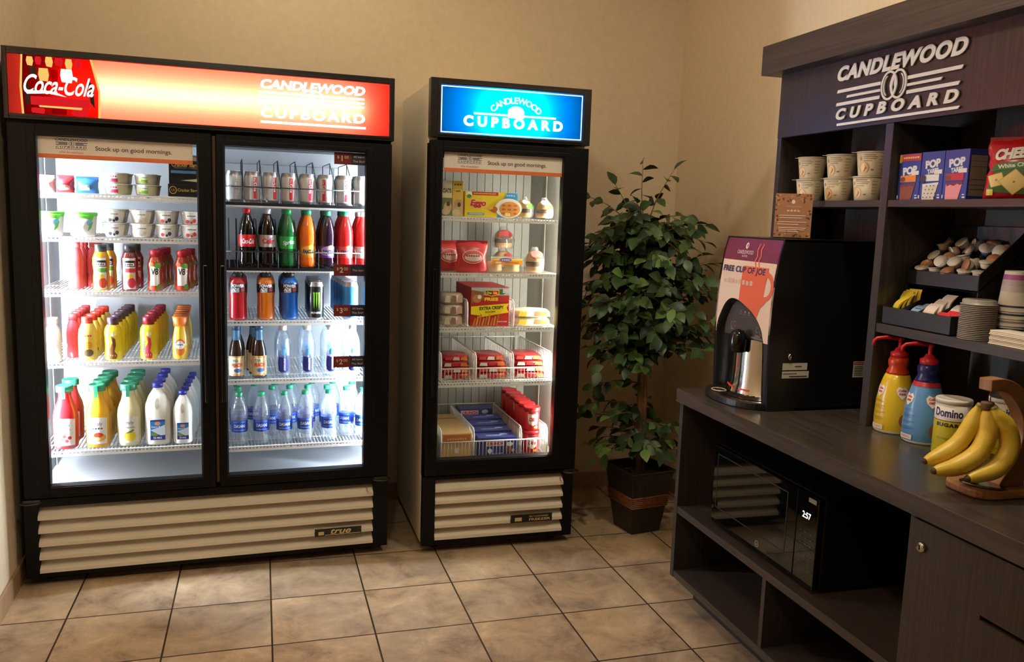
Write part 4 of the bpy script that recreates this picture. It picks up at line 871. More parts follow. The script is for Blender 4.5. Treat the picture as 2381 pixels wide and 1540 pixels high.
def burger(lab, F, x, d, z, r, h, sticker, rz=0, lean=0):
    t = thing('wrapped_sandwich', lab, 'sandwich', F.at(x, d, z), F.a+rz)
    bun = pm('bun_brown', (206, 160, 104), 0.6)
    part('bottom_bun', MB().lathe([(r*0.80, 0.004), (r*0.92, 0.012), (r*0.90, h*0.26), (0, h*0.27)], 20), bun, t)
    part('patty', MB().lathe([(r*0.90, h*0.27), (r*0.97, h*0.34), (r*0.93, h*0.44), (0, h*0.45)], 20), pm('patty_brown', (84, 52, 40), 0.7), t)
    part('top_bun', MB().lathe([(r*0.90, h*0.45), (r*0.95, h*0.56), (r*0.72, h*0.78), (r*0.3, h*0.87), (0, h*0.88)], 20), bun, t)
    b = MB(); n = 14; vs = []; r2 = random.Random(len(lab))
    for i in range(7):
        v = i/6; q = [0.98, 1.10, 1.12, 1.08, 0.86, 0.48, 0.30][i]*r
        for j in range(n):
            w = 2*PI*j/n; k = q*(1+r2.uniform(-0.07, 0.07)); vs.append((k*math.cos(w)*1.06, k*math.sin(w), 0.002+v*h*1.03))
    fs = [((i)*n+j, i*n+(j+1) % n, (i+1)*n+(j+1) % n, (i+1)*n+j) for i in range(6) for j in range(n)]
    b.add(vs, fs, 0, True); part('clear_wrapper', b, WRAP, t)
    a = Art()
    for k, c in sticker: a.ell(*k, P(*c))
    art_part('sticker', a, lambda u, v, l: (u, -r*1.13+max(0, (v-h*0.62))*0.75-l, v), t)
    return t
gs = [((0.012, 0.052, 0.017, 0.012), (104, 190, 66)), ((-0.010, 0.070, 0.011, 0.009), (244, 244, 240))]
burger('wrapped sandwich with green sticker, beside the waffle box', C2, 0.452, 0.145, 1.458, 0.036, 0.088, gs, 0.1); burger('wrapped sandwich with green sticker, nearest the freezer light', C2, 0.545, 0.145, 1.458, 0.036, 0.088, gs, -0.1)
# second shelf
a = Art(); a.ell(0, 0.068, 0.046, 0.030, P(240, 200, 190), 20); a.ell(0, 0.068, 0.043, 0.027, P(214, 90, 90), 20); a.ell(0.002, 0.064, 0.038, 0.016, P(240, 214, 200), 18); a.text('Sandwich', 0, 0.072, P(150, 40, 46), w=0.06, h=0.010, shear=0.2)
fr = pm('red_film', (206, 62, 64), 0.3)
bag('frozen_bag', 'red bag with pale oval label, at the left edge of the second freezer shelf', 'bag', fr, 0.128, 0.08, 0.126, C2.at(0.118, 0.19, 1.219), C2.a+0.25, pm('red_crimp', (170, 44, 50), 0.3), a)
bag('frozen_bag', 'red bag with pale oval label, in front of the other red bag', 'bag', fr, 0.140, 0.07, 0.130, C2.at(0.213, 0.115, 1.219), C2.a-0.05, pm('red_crimp', (170, 44, 50), 0.3), a)
t = thing('sandwich_pack', 'clear pack of sandwiches with orange label, middle of the second freezer shelf', 'sandwich', C2.at(0.362, 0.10, 1.219), C2.a)
br = pm('bread_cream', (240, 214, 160), 0.6); 
for s in (-1, 1): part('sandwich', MB().lathe([(0.034, 0.004), (0.036, 0.012), (0.034, 0.024), (0.035, 0.030), (0.030, 0.046), (0, 0.048)], 18, c=(s*0.040, 0.042)), br, t)
a = Art(); a.rect(-0.062, 0.036, 0.076, 0.054, P(240, 150, 40)); a.rect(-0.062, 0.054, 0.076, 0.062, P(246, 206, 120)); a.ell(0.0, 0.056, 0.028, 0.009, P(120, 110, 170)); a.text('Delights', 0, 0.056, P(236, 230, 240), w=0.036, h=0.008); a.rect(-0.045, 0.040, -0.02, 0.048, P(246, 224, 180)); a.text('sausage biscuits', 0.03, 0.044, P(120, 60, 30), w=0.06, h=0.006)
art_part('pack_label', a, face_y(0, -0.002, 0), t); part('clear_wrapper', MB().prism([(-0.086, 0), (0.086, 0), (0.082, 0.040), (0.078, 0.070), (-0.070, 0.070), (-0.080, 0.040)], -0.001, 0.085), WRAP, t, bev=0.006)
rs = [((0.0, 0.082, 0.028, 0.017), (214, 70, 50)), ((0.006, 0.070, 0.018, 0.010), (236, 160, 110)), ((-0.004, 0.090, 0.018, 0.007), (190, 50, 50))]
burger('wrapped sandwich with red sticker, at the front of the second freezer shelf', C2, 0.506, 0.140, 1.219, 0.040, 0.108, rs, 0.05)
burger('wrapped sandwich with dark red sticker, standing behind at the back', C2, 0.455, 0.47, 1.219, 0.044, 0.090, [((0, 0.06, 0.02, 0.012), (150, 50, 50))], 0.4)
burger('wrapped sandwich with dark red sticker, topmost at the back', C2, 0.455, 0.47, 1.3105, 0.046, 0.100, [((0, 0.066, 0.032, 0.022), (150, 46, 44)), ((0, 0.052, 0.026, 0.006), (50, 36, 30))], -0.1)
# wire baskets with dividers
def basket(lab, z, xs, y0, y1, fz, tz, fence=True):
    t = thing('wire_basket', lab, 'basket', C2.at(0, 0, z), C2.a); f = MB(); h0, h1 = fz-z, tz-z; xa, xb = xs[0], xs[-1]
    if fence:
        f.bar((xa, y0, h0), (xb, y0, h0), 0.0032, n=6); f.bar((xa, y0, 0.004), (xb, y0, 0.004), 0.0025)
        n = int((xb-xa)/0.0155)
        for i in range(n+1): f.bar((xa+(xb-xa)*i/n, y0, 0.002), (xa+(xb-xa)*i/n, y0, h0), 0.0013)
        for i in range(12): f.bar((xa+(xb-xa)*i/11, y0, 0.003), (xa+(xb-xa)*i/11, y1, 0.003), 0.0015)
        f.bar((xa, y1, h1), (xb, y1, h1), 0.0022); part('front_fence', f, WIREW, t)
    for x in xs:
        d = MB(); d.tube([(x, y0, 0.003), (x, y0, h1-0.03), (x, y0+0.008, h1-0.010), (x, y0+0.024, h1), (x, y1, h1), (x, y1, 0.003)], 0.0030, 6)
        n = int((y1-y0)/0.0145)
        for i in range(1, n): d.bar((x, y0+(y1-y0)*i/n, 0.002), (x, y0+(y1-y0)*i/n, h1), 0.0012)
        d.bar((x, y0, 0.003), (x, y1, 0.003), 0.0022); part('divider', d, WIREW, t)
    return t
basket('white wire divider pair around the fried potato box', 0.984, [0.196, 0.404], 0.09, 0.50, 1.02, 1.098, False)
basket('white wire basket of red frozen packets, fourth shelf down', 0.743, [0.085, 0.239, 0.409, 0.587], 0.085, 0.58, 0.800, 0.866)
basket('white wire basket of ice cream boxes at the freezer bottom', 0.390, [0.092, 0.240, 0.458, 0.580], 0.085, 0.58, 0.472, 0.528)
a = Art(); w = 0.172
a.rect(-w/2, 0.135, w/2, 0.168, P(170, 190, 190)); a.poly([(-w/2, 0.10), (-0.03, 0.115), (-0.03, 0.150), (-w/2, 0.158)], P(150, 96, 50)); a.ell(-0.060, 0.120, 0.020, 0.018, P(196, 130, 70)); a.ell(0.05, 0.150, 0.02, 0.012, P(70, 110, 60)); a.rect(0.055, 0.145, 0.083, 0.163, P(220, 200, 206))
a.poly([(-0.026, 0.158), (0.040, 0.158), (0.038, 0.138), (0.007, 0.130), (-0.024, 0.138)], P(240, 206, 60)); a.poly([(-0.023, 0.155), (0.007, 0.155), (0.007, 0.133), (-0.021, 0.140)], P(40, 70, 40)); a.poly([(0.007, 0.155), (0.037, 0.155), (0.035, 0.140), (0.007, 0.133)], P(196, 40, 36)); a.text('Ore', -0.007, 0.146, P(246, 214, 80), w=0.022, h=0.011, bold=0.04); a.text('Ida', 0.021, 0.146, P(246, 214, 80), w=0.018, h=0.011, bold=0.04)
a.text('FRIES', 0.004, 0.118, P(246, 206, 40), w=0.062, h=0.015, bold=0.05); a.poly([(-w/2, 0.052), (-0.046, 0.046), (-0.05, 0.038), (w/2-0.002, 0.060), (w/2-0.012, 0.080), (w/2-0.002, 0.100), (-w/2, 0.086)], P(250, 226, 30)); a.text('EXTRA CRISPY', 0.006, 0.080, P(40, 36, 30), w=0.11, h=0.015, bold=0.04, rot=0.06); a.text('GOLDEN', 0.0, 0.063, P(60, 50, 40), w=0.045, h=0.008, bold=0.03, rot=0.06)
for i in range(9): u = -0.078+i*0.013; a.poly([(u, 0.004), (u+0.008, 0.002), (u+0.016, 0.034+0.008*(i % 3)), (u+0.009, 0.038+0.008*(i % 3))], P(226, 150, 60) if i % 2 else P(206, 120, 46))
a.text('FAMILY SIZE', 0.055, 0.020, P(240, 210, 200), w=0.045, h=0.008); a.ell(-0.050, 0.128, 0.009, 0.009, P(240, 236, 230))
box3('fried_potato_box', 'tall red box of fried potatoes with yellow banner, third freezer shelf', 'box', C2, 0.299, 0.10, 0.985, w, 0.30, 0.170, (186, 40, 36), a)
def snackpack(lab, x, d, z, w, dp, h, cols, group, rz=0):
    t = thing('frozen_pack', lab, 'pack', C2.at(x, d, z), C2.a+rz, group)
    b = MB(); n = 12; vs = []
    for i in range(4):
        k = [0.90, 1.0, 1.0, 0.86][i]; zz = [0, 0.25*h, 0.75*h, h][i]
        for j in range(n):
            q = 2*PI*j/n; c, s = math.cos(q), math.sin(q); e = (abs(c)**5+abs(s)**5)**(-0.2); vs.append((c*e*w/2*k, dp/2+s*e*dp/2*k, zz+rnd.uniform(-1, 1)*h*0.05))
    b.add(vs, [(i*n+j, i*n+(j+1) % n, (i+1)*n+(j+1) % n, (i+1)*n+j) for i in range(3) for j in range(n)], 0, True); b.f.append([3*n+j for j in range(n)]); b.m.append(0); b.sm.append(True); b.f.append([j for j in range(n)][::-1]); b.m.append(0); b.sm.append(False)
    part('pack_film', b, pm('film_%d_%d_%d' % cols[0], cols[0], 0.25), t)
    a = Art()
    for i, c in enumerate(cols[1:]):
        u0 = -w*0.42+i*w*0.84/len(cols[1:]); a.poly([(u0, h*0.2), (u0+w*0.26, h*0.16), (u0+w*0.24, h*0.78), (u0+0.006, h*0.84)], P(*c))
    art_part('pack_print', a, face_y(0, -0.001, 0), t); return t
for k, nm in enumerate(('bottom', 'middle', 'top')):
    snackpack('pale pack of wrapped dumplings, %s of the pile at the left of the potato box' % nm, 0.136, 0.098, 0.9855+k*0.0475, 0.096, 0.13, 0.046, [(196, 176, 158), (226, 206, 180), (150, 120, 104), (206, 180, 150)], 'dumpling packs')
for k, nm in enumerate(('lower', 'upper')):
    snackpack('cream and yellow pastry pack, %s of two at the right of the potato box' % nm, 0.497, 0.095, 0.9855+k*0.036, 0.165, 0.12, 0.0352, [(244, 234, 200), (250, 214, 60), (244, 240, 226), (226, 130, 90), (248, 220, 70)], 'pastry packs')
for b_, (x, w, nm) in enumerate(((0.162, 0.136, 'left bin'), (0.324, 0.152, 'middle bin'), (0.498, 0.156, 'right bin'))):
    for k in range(4):
        cc = [(160, 34, 40), (214, 196, 190), (176, 40, 44), (200, 120, 50)] if k % 2 == 0 else [(176, 44, 48), (196, 60, 56), (222, 206, 200), (206, 130, 60)]
        snackpack('red frozen packet, %s from the bottom of the %s' % (['first', 'second', 'third', 'fourth'][k], nm), x+rnd.uniform(-.003, .003), 0.105+0.012*k, 0.7495+k*0.0245, w*(1-0.03*k), 0.17, 0.0235, cc, 'red packets in the '+nm, rnd.uniform(-.02, .02))
# ice cream boxes
a = Art(); a.rect(-0.062, 0.070, 0.062, 0.106, P(186, 110, 60)); a.text('SANDWICH', 0, 0.088, P(226, 170, 110), w=0.09, h=0.012); a.ell(0, 0.035, 0.012, 0.012, P(230, 226, 214))
for k in range(4): box3('ice_cream_box', 'tan ice cream sandwich box, %s in its file' % ORD[k], 'box', C2, 0.165+0.002*k, 0.098+0.105*k, 0.395, 0.134, 0.10, 0.112-0.004*k, (206, 172, 116), a, group='tan ice cream boxes')
a = Art(); a.rect(-0.052, 0.048, 0.030, 0.070, P(226, 214, 214)); a.text('CRUNCH', -0.011, 0.059, P(190, 36, 56), w=0.074, h=0.015, bold=0.06); a.ell(-0.035, 0.026, 0.011, 0.011, P(236, 236, 240)); a.ell(0.052, 0.035, 0.018, 0.016, P(110, 70, 44)); a.ell(0.056, 0.055, 0.016, 0.010, P(226, 220, 214)); a.rect(0.066, 0.02, 0.078, 0.032, P(206, 180, 60)); a.text('ice cream bars', -0.005, 0.014, P(160, 180, 226), w=0.06, h=0.007)
tp = Art(); tp.rect(-0.05, 0.02, 0.03, 0.045, P(60, 100, 190)); tp.ell(0.04, 0.05, 0.02, 0.012, P(190, 206, 236)); tp.text('CRUNCH', -0.01, 0.032, P(210, 220, 240), w=0.07, h=0.012, bold=0.04)
for k in range(4): box3('crunch_box', 'dark blue ice cream bar box, %s in its file' % ORD[k], 'box', C2, 0.352+0.003*k, 0.098+0.092*k, 0.395, 0.176, 0.088, 0.088+0.006*k, (40, 52, 124), a, group='blue ice cream bar boxes', top=tp)
box3('crunch_box', 'dark blue ice cream bar box, standing tall at the back of its file', 'box', C2, 0.345, 0.475, 0.395, 0.165, 0.08, 0.132, (38, 46, 100), None, group='blue ice cream bar boxes')
a = Art(); a.text('CRUNCH', 0, 0.126, P(240, 236, 230), w=0.05, h=0.014, bold=0.04)
bk = [o for o in COL.objects if o.get('label', '').startswith('dark blue ice cream bar box, standing')][0]
a2 = Art(); a2.rect(-0.075, 0.100, 0.012, 0.122, P(226, 206, 210)); a2.text('CRUNCH', -0.032, 0.111, P(190, 36, 56), w=0.078, h=0.015, bold=0.06); a2.ell(0.045, 0.115, 0.016, 0.010, P(200, 200, 196))
art_part('front_print', a2, face_y(0, -0.0006, 0), bk)
def dibs():
    t = thing('ice_cream_cup', 'x', 'cup'); red = pm('cup_red', (204, 28, 34), 0.3)
    part('cup_body', MB().lathe([(0.032, 0), (0.034, 0.003), (0.0365, 0.092)], 24), red, t); part('lid', MB().lathe([(0.0382, 0.090), (0.0386, 0.104), (0.037, 0.107), (0.034, 0.104), (0, 0.104)], 24), pm('lid_red', (190, 36, 42), 0.3), t)
    a = Art(); a.poly([(-0.026, 0.078), (0.026, 0.078), (0.022, 0.035), (0, 0.024), (-0.022, 0.035)], P(236, 226, 214)); a.text('Dibs', 0, 0.053, P(190, 30, 36), w=0.036, h=0.018, bold=0.04, shear=0.2); a.ell(0.016, 0.016, 0.011, 0.006, P(240, 190, 60)); a.rect(-0.02, 0.080, 0.02, 0.086, P(150, 20, 26), 4)
    art_part('label_print', a, lambda u, v, l: ((0.0346+0.0024*v/0.092+l)*math.sin(u/0.036), -(0.0346+0.0024*v/0.092+l)*math.cos(u/0.036), v), t, 0.0002, grid=(0.007, 0)); return t
db = dibs()
for k in range(6):
    for j in range(2):
        lab = 'red ice cream cup, %s in its file, %s layer' % (ORD[k], ['lower', 'upper'][j]); loc = C2.at(0.521+0.001*k, 0.140+0.078*k, 0.395+0.1075*j)
        if db.get('used'): dup(db, loc, C2.a+rnd.uniform(-.2, .2), lab, 'red ice cream cups')
        else: db.location = loc; db.rotation_euler = (0, 0, C2.a-0.1); db['label'] = lab; db['group'] = 'red ice cream cups'; db['used'] = 1

# ================================================================ pantry cabinet, worktop and hutch on the right
bc = thing('base_cabinet', 'dark grey laminate base cabinet with open bays along the right wall', 'cabinet', (2.69, -1.59, 0))
def bl(name, x0, x1, y0, y1, z0, z1, m, parent=None, bev=0.0008, root=None):
    r = root or bc; ox, oy, oz = r.location
    mb = MB().box(x0-ox, x1-ox, y0-oy, y1-oy, z0-oz, z1-oz)
    return part(name, mb, m, parent or r, bev)
bl('side_panel', 2.386, 2.985, -0.610, -0.585, 0.105, 0.790, WOODV); bl('bottom_panel', 2.388, 2.985, -2.60, -0.610, 0.105, 0.132, WOODH)
bl('shelf', 2.388, 2.985, -1.785, -0.610, 0.362, 0.389, WOODH); bl('divider', 2.390, 2.985, -1.214, -1.194, 0.132, 0.362, WOODV)
bl('divider', 2.390, 2.985, -1.803, -1.785, 0.132, 0.790, WOODV); bl('back_panel', 2.978, 2.985, -2.60, -0.610, 0.132, 0.790, WOODV); bl('toe_kick', 2.486, 2.505, -2.60, -0.600, 0.0, 0.105, pm('toe_kick_dark', (40, 34, 30), 0.5))
bl('top_rail', 2.40, 2.985, -2.60, -0.610, 0.780, 0.790, pm('rail_dark', (22, 20, 18), 0.6))
dm = MB()
for y0, y1, z0, z1 in ((-2.016, -1.799, 0.110, 0.781), (-2.60, -2.016, 0.110, 0.627), (-2.60, -2.016, 0.638, 0.781)): dm.box(2.386-2.69, 2.404-2.69, y0+1.59, y1+1.59, z0, z1)
dd = part('door', dm, WOODV, bc)
lk = MB().lathe([(0.0, -0.004), (0.0105, -0.004), (0.0125, 0.0), (0.0125, 0.006)], 20, cap0=False); lk.v = [(2.380-2.69+z_, -1.836+1.59+x_, 0.721+y_) for x_, y_, z_ in lk.v]
lk.box(2.3755-2.69, 2.3765-2.69, -1.838+1.59, -1.834+1.59, 0.715, 0.727, 1); part('lock', lk, [pm('nickel', (206, 202, 194), 0.25, 1.0), BLACK], dd)
wt_ = part('worktop', MB().box(-0.312, 0.310, -1.01, 1.021, 0, 0.050), WOODT, None, 0.0012); wt_.location = (2.688, -1.59, 0.790); tag(wt_, 'long dark laminate worktop on the base cabinet', 'worktop')
hu = thing('hutch', 'tall dark laminate hutch with shelves and deep crown, standing on the worktop', 'shelving', (2.86, -1.59, 0.840))
def hb(name, x0, x1, y0, y1, z0, z1, m, bev=0.0008): return bl(name, x0, x1, y0, y1, z0, z1, m, None, bev, hu)
hb('side_panel', 2.722, 2.985, -0.606, -0.581, 0.840, 2.012, WOODV); hb('divider', 2.720, 2.985, -1.199, -1.166, 0.840, 1.785, WOODV); hb('side_panel', 2.722, 2.985, -2.45, -2.425, 0.840, 2.012, WOODV)
hb('back_panel', 2.978, 2.986, -2.425, -0.606, 0.840, 2.0, WOODV); hb('fascia', 2.720, 2.740, -2.45, -0.581, 1.786, 2.013, WOODV); hb('crown', 2.655, 2.985, -2.50, -0.545, 2.012, 2.116, WOODH)
hb('shelf', 2.724, 2.978, -1.166, -0.606, 1.532, 1.553, WOODH); hb('shelf', 2.724, 2.978, -2.425, -1.199, 1.532, 1.553, WOODH); hb('shelf', 2.724, 2.978, -2.425, -1.199, 1.145, 1.172, WOODH)
# raised sign letters on the fascia
HF = Frame(2.720, 0, -PI/2)
sg = thing('raised_sign', 'raised white lettering and ring emblem on the hutch fascia', 'sign', (2.720, -1.19, 1.89))
sgn = pm('sign_white', (240, 238, 238), 0.4)
def raised(name, art):
    mb = MB()
    for v, f, m, lv in art.sh:
        n = len(v); vs = [(-0.0072-0.0001*lv, -u, w) for u, w in v]+[(-0.0036-0.0001*lv, -u, w) for u, w in v]
        from collections import Counter
        ed = Counter()
        for q in f:
            for i in range(len(q)): ed[(q[i], q[(i+1) % len(q)])] += 1
        fs = [tuple(q) for q in f]+[tuple(i+n for i in q[::-1]) for q in f]
        for (p, q), _ in ed.items():
            if (q, p) not in ed: fs.append((q, p, p+n, q+n))
        mb.add(vs, fs)
    return part(name, mb, sgn, sg)
a = Art(); a.text('CANDLEWOOD', 0.002, 0.0765, 0, w=0.548, h=0.049, bold=0.05, shear=0.25, space=1.10); raised('upper_word', a)
a = Art()
for dv, l, r_ in ((0.020, 0.268, 0.268), (-0.001, 0.218, 0.196), (-0.022, 0.268, 0.262)):
    t = 0.0052 if abs(dv) > 0.01 else 0.004
    a.poly([(-l, dv-t), (-0.058, dv-t), (-0.058, dv+t), (-l+0.004, dv+t)], 0); a.poly([(0.058, dv-t), (r_-0.006, dv-t), (r_, dv+t), (0.058, dv+t)], 0)
emblem(a, 0.0, 0.008, 0.044, 0); raised('emblem_and_lines', a)
a = Art(); a.text('CUPBOARD', -0.002, -0.0545, 0, w=0.525, h=0.037, bold=0.05, shear=0.2, space=1.75); raised('lower_word', a)
a = Art(); a.poly([(-0.256, -0.092), (0.262, -0.092), (0.270, -0.084), (-0.256, -0.084)], 0); raised('underline', a)

# ---- microwave
mw = thing('microwave', 'black microwave oven with lit clock in the open cabinet bay', 'microwave', (2.425, -1.095, 0.3898), -PI/2)
part('oven_body', MB().box(-0.298, 0.298, 0.022, 0.40, 0.012, 0.292), pm('oven_black', (20, 20, 20), 0.3), mw, 0.004)
MWG = pm('oven_glass', (7, 7, 7), 0.03, spec=0.5); _mats['oven_glass'].node_tree.nodes['Principled BSDF'].inputs['IOR'].default_value = 1.55
_mw = _mats['oven_glass'].node_tree; [_mw.links.remove(l) for l in list(_mw.links) if l.to_socket.name == 'Roughness']
dmw = part('oven_door', MB().box(-0.298, 0.196, 0.0, 0.021, 0.012, 0.292), MWG, mw, 0.002)
a = Art(); a.ring(0, 0.040, 0.0105, 0.0105, 0.002, P(150, 150, 150)); a.text('GE', 0, 0.040, P(150, 150, 150), w=0.011, h=0.008, shear=0.3); art_part('maker_mark', a, face_y(0, -0.0003, 0), dmw)
a = Art(); g = P(15, 15, 15, 0.08); 
for r in ((-0.275, 0.262, 0.150, 0.266), (-0.275, 0.070, 0.150, 0.074), (-0.275, 0.074, -0.271, 0.262), (0.146, 0.074, 0.150, 0.262)): a.rect(*r, P(22, 21, 20))
art_part('window_border', a, face_y(0, -0.0002, 0), dmw)
pn = part('control_panel', MB().box(0.199, 0.298, 0.0, 0.021, 0.012, 0.292), MWG, mw, 0.002)
a = Art(); a.text('2:57', 0.246, 0.226, emis('clock_digits', (236, 242, 255), 3.0), w=0.040, h=0.019, bold=0.01); art_part('clock_display', a, face_y(0, -0.0004, 0), pn)
a = Art()
for i in range(7):
    for j in range(3): a.rect(0.224+0.024*j, 0.062+0.019*i, 0.232+0.024*j, 0.0635+0.019*i, P(92, 84, 78))
a.rect(0.255, 0.272, 0.292, 0.286, P(120, 112, 100)); art_part('key_legends', a, face_y(0, -0.0003, 0), pn)
ft = MB()
for x in (-0.25, 0.25):
    for y in (0.06, 0.36): ft.lathe([(0.012, 0), (0.012, 0.013)], 10, c=(x, y))
part('feet', ft, BLACK, mw)

# ---- coffee machine
cm = thing('coffee_machine', 'black coffee machine with cup of joe panel at the far end of the worktop', 'coffee machine', (2.500, -0.792, 0.840), -PI/2)
def fy(z):
    pts = [(0.0, 0.006), (0.02, 0.003), (0.25, -0.006), (0.36, -0.004), (0.46, 0.003), (0.53, 0.014), (0.575, 0.026)]
    for (z0, y0), (z1, y1) in zip(pts, pts[1:]):
        if z <= z1: return y0+(y1-y0)*(z-z0)/(z1-z0)
    return 0.026
XL, XR_ = -0.180, 0.182; WM = XR_-XL
arch = [(0.045, 0.0), (0.045, 0.24), (0.06, 0.265), (0.09, 0.29), (0.18, 0.338), (0.29, 0.360), (0.42, 0.356), (0.54, 0.342), (0.66, 0.325), (0.745, 0.306), (0.81, 0.287), (0.865, 0.262), (0.895, 0.226), (0.905, 0.16), (0.91, 0.0)]
_a = arch[1:-1]; _f = []
for k in range(len(_a)-1):
    p0, p1, p2, p3 = _a[max(k-1, 0)], _a[k], _a[k+1], _a[min(k+2, len(_a)-1)]
    for q in range(4):
        t = q/4; _f.append(tuple(0.5*(2*p1[i]+(p2[i]-p0[i])*t+(2*p0[i]-5*p1[i]+4*p2[i]-p3[i])*t*t+(3*p1[i]-p0[i]-3*p2[i]+p3[i])*t**3) for i in (0, 1)))
arch = [arch[0]]+_f+[_a[-1], arch[-1]]
def archz(fr):
    if fr <= 0.045 or fr >= 0.91: return 0.0
    for (a0, z0), (a1, z1) in zip(arch[1:], arch[2:]):
        if a0 <= fr <= a1 and a1 > a0: return z0+(z1-z0)*(fr-a0)/(a1-a0)
    return 0.0
sb = MB(); prof = [(fy(z), z) for z in (0.0, 0.02, 0.12, 0.25, 0.36, 0.46, 0.53, 0.575)]
outl = [(0.43, 0.0), (0.43, 0.580), (0.030, 0.580)]
sw = lambda x, y, z: (y, x, z)
for x0, x1 in ((XL, XL+0.010), (XR_-0.010, XR_)): sb.prism(outl+[(y, z) for y, z in prof[::-1]], x0, x1, 0, sw)
sb.box(XL, XR_, 0.026, 0.43, 0.572, 0.580); sb.box(XL, XR_, 0.42, 0.43, 0, 0.575); sb.box(XL, XR_, 0.11, 0.43, 0.0, 0.01); sb.box(XL+0.01, XR_-0.01, 0.118, 0.122, 0.0, 0.40)
shell = part('machine_body', sb, pm('machine_black', (17, 17, 17), 0.3), cm)
fp = MB(); bands = [0.0, 0.08, 0.16, 0.229, 0.26, 0.30, 0.36, 0.42, 0.497, 0.53, 0.575]; n = 60
fm = [pm('panel_black', (30, 32, 34), 0.35), pm('panel_cream', (226, 196, 172), 0.42), pm('panel_plum', (112, 38, 60), 0.42)]
for i in range(n):
    f0, f1 = i/n, (i+1)/n; x0, x1 = XL+f0*WM, XL+f1*WM; za, zb = archz(f0), archz(f1)
    if (f0+f1)/2 < 0.045 or (f0+f1)/2 > 0.91: za = zb = 0.0
    for b0, b1 in zip(bands, bands[1:]):
        if b1 <= min(za, zb): continue
        p0, p1 = max(b0, min(za, b1)), max(b0, min(zb, b1)); mi = 2 if b0 >= 0.497 else (1 if b0 >= 0.229 else 0)
        q = [(x0, fy(p0), p0), (x1, fy(p1), p1), (x1, fy(b1), b1), (x0, fy(b1), b1)]
        fp.quad(q, mi)
front = part('front_panel', fp, fm, cm)
rim = MB(); pa = [(XL+f*WM, z) for f, z in arch]
fine = []
for (x0, z0), (x1, z1) in zip(pa, pa[1:]): fine += [(x0+(x1-x0)*k/3, z0+(z1-z0)*k/3) for k in range(3)]
fine.append(pa[-1]); cxm = XL+0.42*WM
vs = []
for x, z in fine: vs += [(x, fy(z)-0.002, z), (cxm+(x-cxm)*0.97, fy(z)+0.003, z*0.985), (cxm+(x-cxm)*0.955, 0.05, z*0.975), (cxm+(x-cxm)*0.955, 0.118, z*0.975)]
rim.add(vs, [(4*i+j, 4*i+4+j, 4*i+5+j, 4*i+1+j) for i in range(len(fine)-1) for j in range(3)], 0, True)
part('alcove_rim', rim, pm('rim_black', (22, 22, 23), 0.32), cm)
cpn = [(x, z) for x, z in [(cxm+(x-cxm)*0.955, z*0.975) for x, z in fine] if z > 0.222]
cpb = MB(); cpb.prism([(cpn[0][0], 0.224)]+cpn+[(cpn[-1][0], 0.224)], 0.022, 0.09); ctl = part('control_panel', cpb, pm('control_grey', (58, 56, 54), 0.4), cm)
a = Art(); or_ = P(206, 110, 50); gy = P(150, 146, 140)
for u, v, c in ((-0.105, 0.262, or_), (-0.085, 0.266, gy), (0.062, 0.262, gy), (0.085, 0.256, or_), (0.110, 0.256, gy), (0.075, 0.285, gy)): a.ring(u, v, 0.008, 0.010, 0.0015, c, w0=0.4, w1=5.6)
for u, c in ((-0.028, (90, 120, 110)), (0.0, (240, 90, 110)), (0.026, (150, 200, 140))): a.ell(u-0.02, 0.315, 0.004, 0.004, P(*c)); a.rect(u-0.027, 0.306, u-0.013, 0.3075, gy)
for u, v, w in ((-0.10, 0.244, 0.02), (-0.075, 0.234, 0.026), (0.07, 0.238, 0.03), (0.07, 0.230, 0.08), (0.115, 0.243, 0.014)): a.rect(u-w/2, v, u+w/2, v+0.002, gy); a.rect(u-w/2, v+0.004, u+w/2, v+0.0055, gy)
art_part('button_legends', a, face_y(0, 0.0215, 0), ctl)
ch = MB(); vs = []; m_ = 16
for i in range(m_+1):
    q = PI+PI*i/m_; vs += [(-0.028+r_*math.cos(q), 0.128+r_*math.sin(q)*0.94, z_) for r_, z_ in ((0.146, 0.026), (0.134, 0.06), (0.130, 0.11), (0.130, 0.223))]
ch.add(vs, [(4*i+j, 4*i+4+j, 4*i+5+j, 4*i+1+j) for i in range(m_) for j in range(3)], 0, True); cp = part('splash_plate', ch, pm('mirror_steel', (214, 212, 206), 0.10, 1.0), cm)
a = Art(); rd = P(226, 70, 40); a.poly([(-0.035, 0.046), (0.025, 0.040), (0.025, 0.047), (-0.035, 0.054)], rd); a.poly([(0.045, 0.038), (0.10, 0.034), (0.10, 0.046), (0.06, 0.048)], rd)
art_part('warning_sticker', a, lambda u, v, l: (-0.028+(0.1405+l)*math.sin((u-0.02)/0.14), 0.128-(0.1405+l)*0.94*math.cos((u-0.02)/0.14), v), cp, grid=(0.012, 0))
sp = MB().lathe([(0.026, 0.176), (0.030, 0.182), (0.031, 0.215), (0.029, 0.235), (0.019, 0.252), (0, 0.258)], 24, c=(-0.002, -0.012)); part('spout', sp, BLACKG, cm)
tr = MB(); ed = [(0.172*math.cos(w), 0.03-0.118*math.sin(w)**0.8 if math.sin(w) > 0 else 0.03) for w in [PI*i/24 for i in range(25)]]
tr.prism([(x, y) for x, y in ed]+[(-0.172, 0.115), (0.172, 0.115)], 0.0, 0.026, 0, lambda x, y, z: (x, z, y)); tray = part('drip_tray', tr, pm('tray_black', (26, 27, 28), 0.3), cm, 0.004)
gr_ = MB()
for i in range(17):
    x = -0.136+i*0.017; L_ = 0.03-0.096*math.sqrt(max(0, 1-(x/0.150)**2)); gr_.box(x-0.002, x+0.002, L_, 0.075, 0.026, 0.0285)
for y in (-0.04, 0.0, 0.04): gr_.box(-0.11, 0.11, y-0.0015, y+0.0015, 0.026, 0.0283)
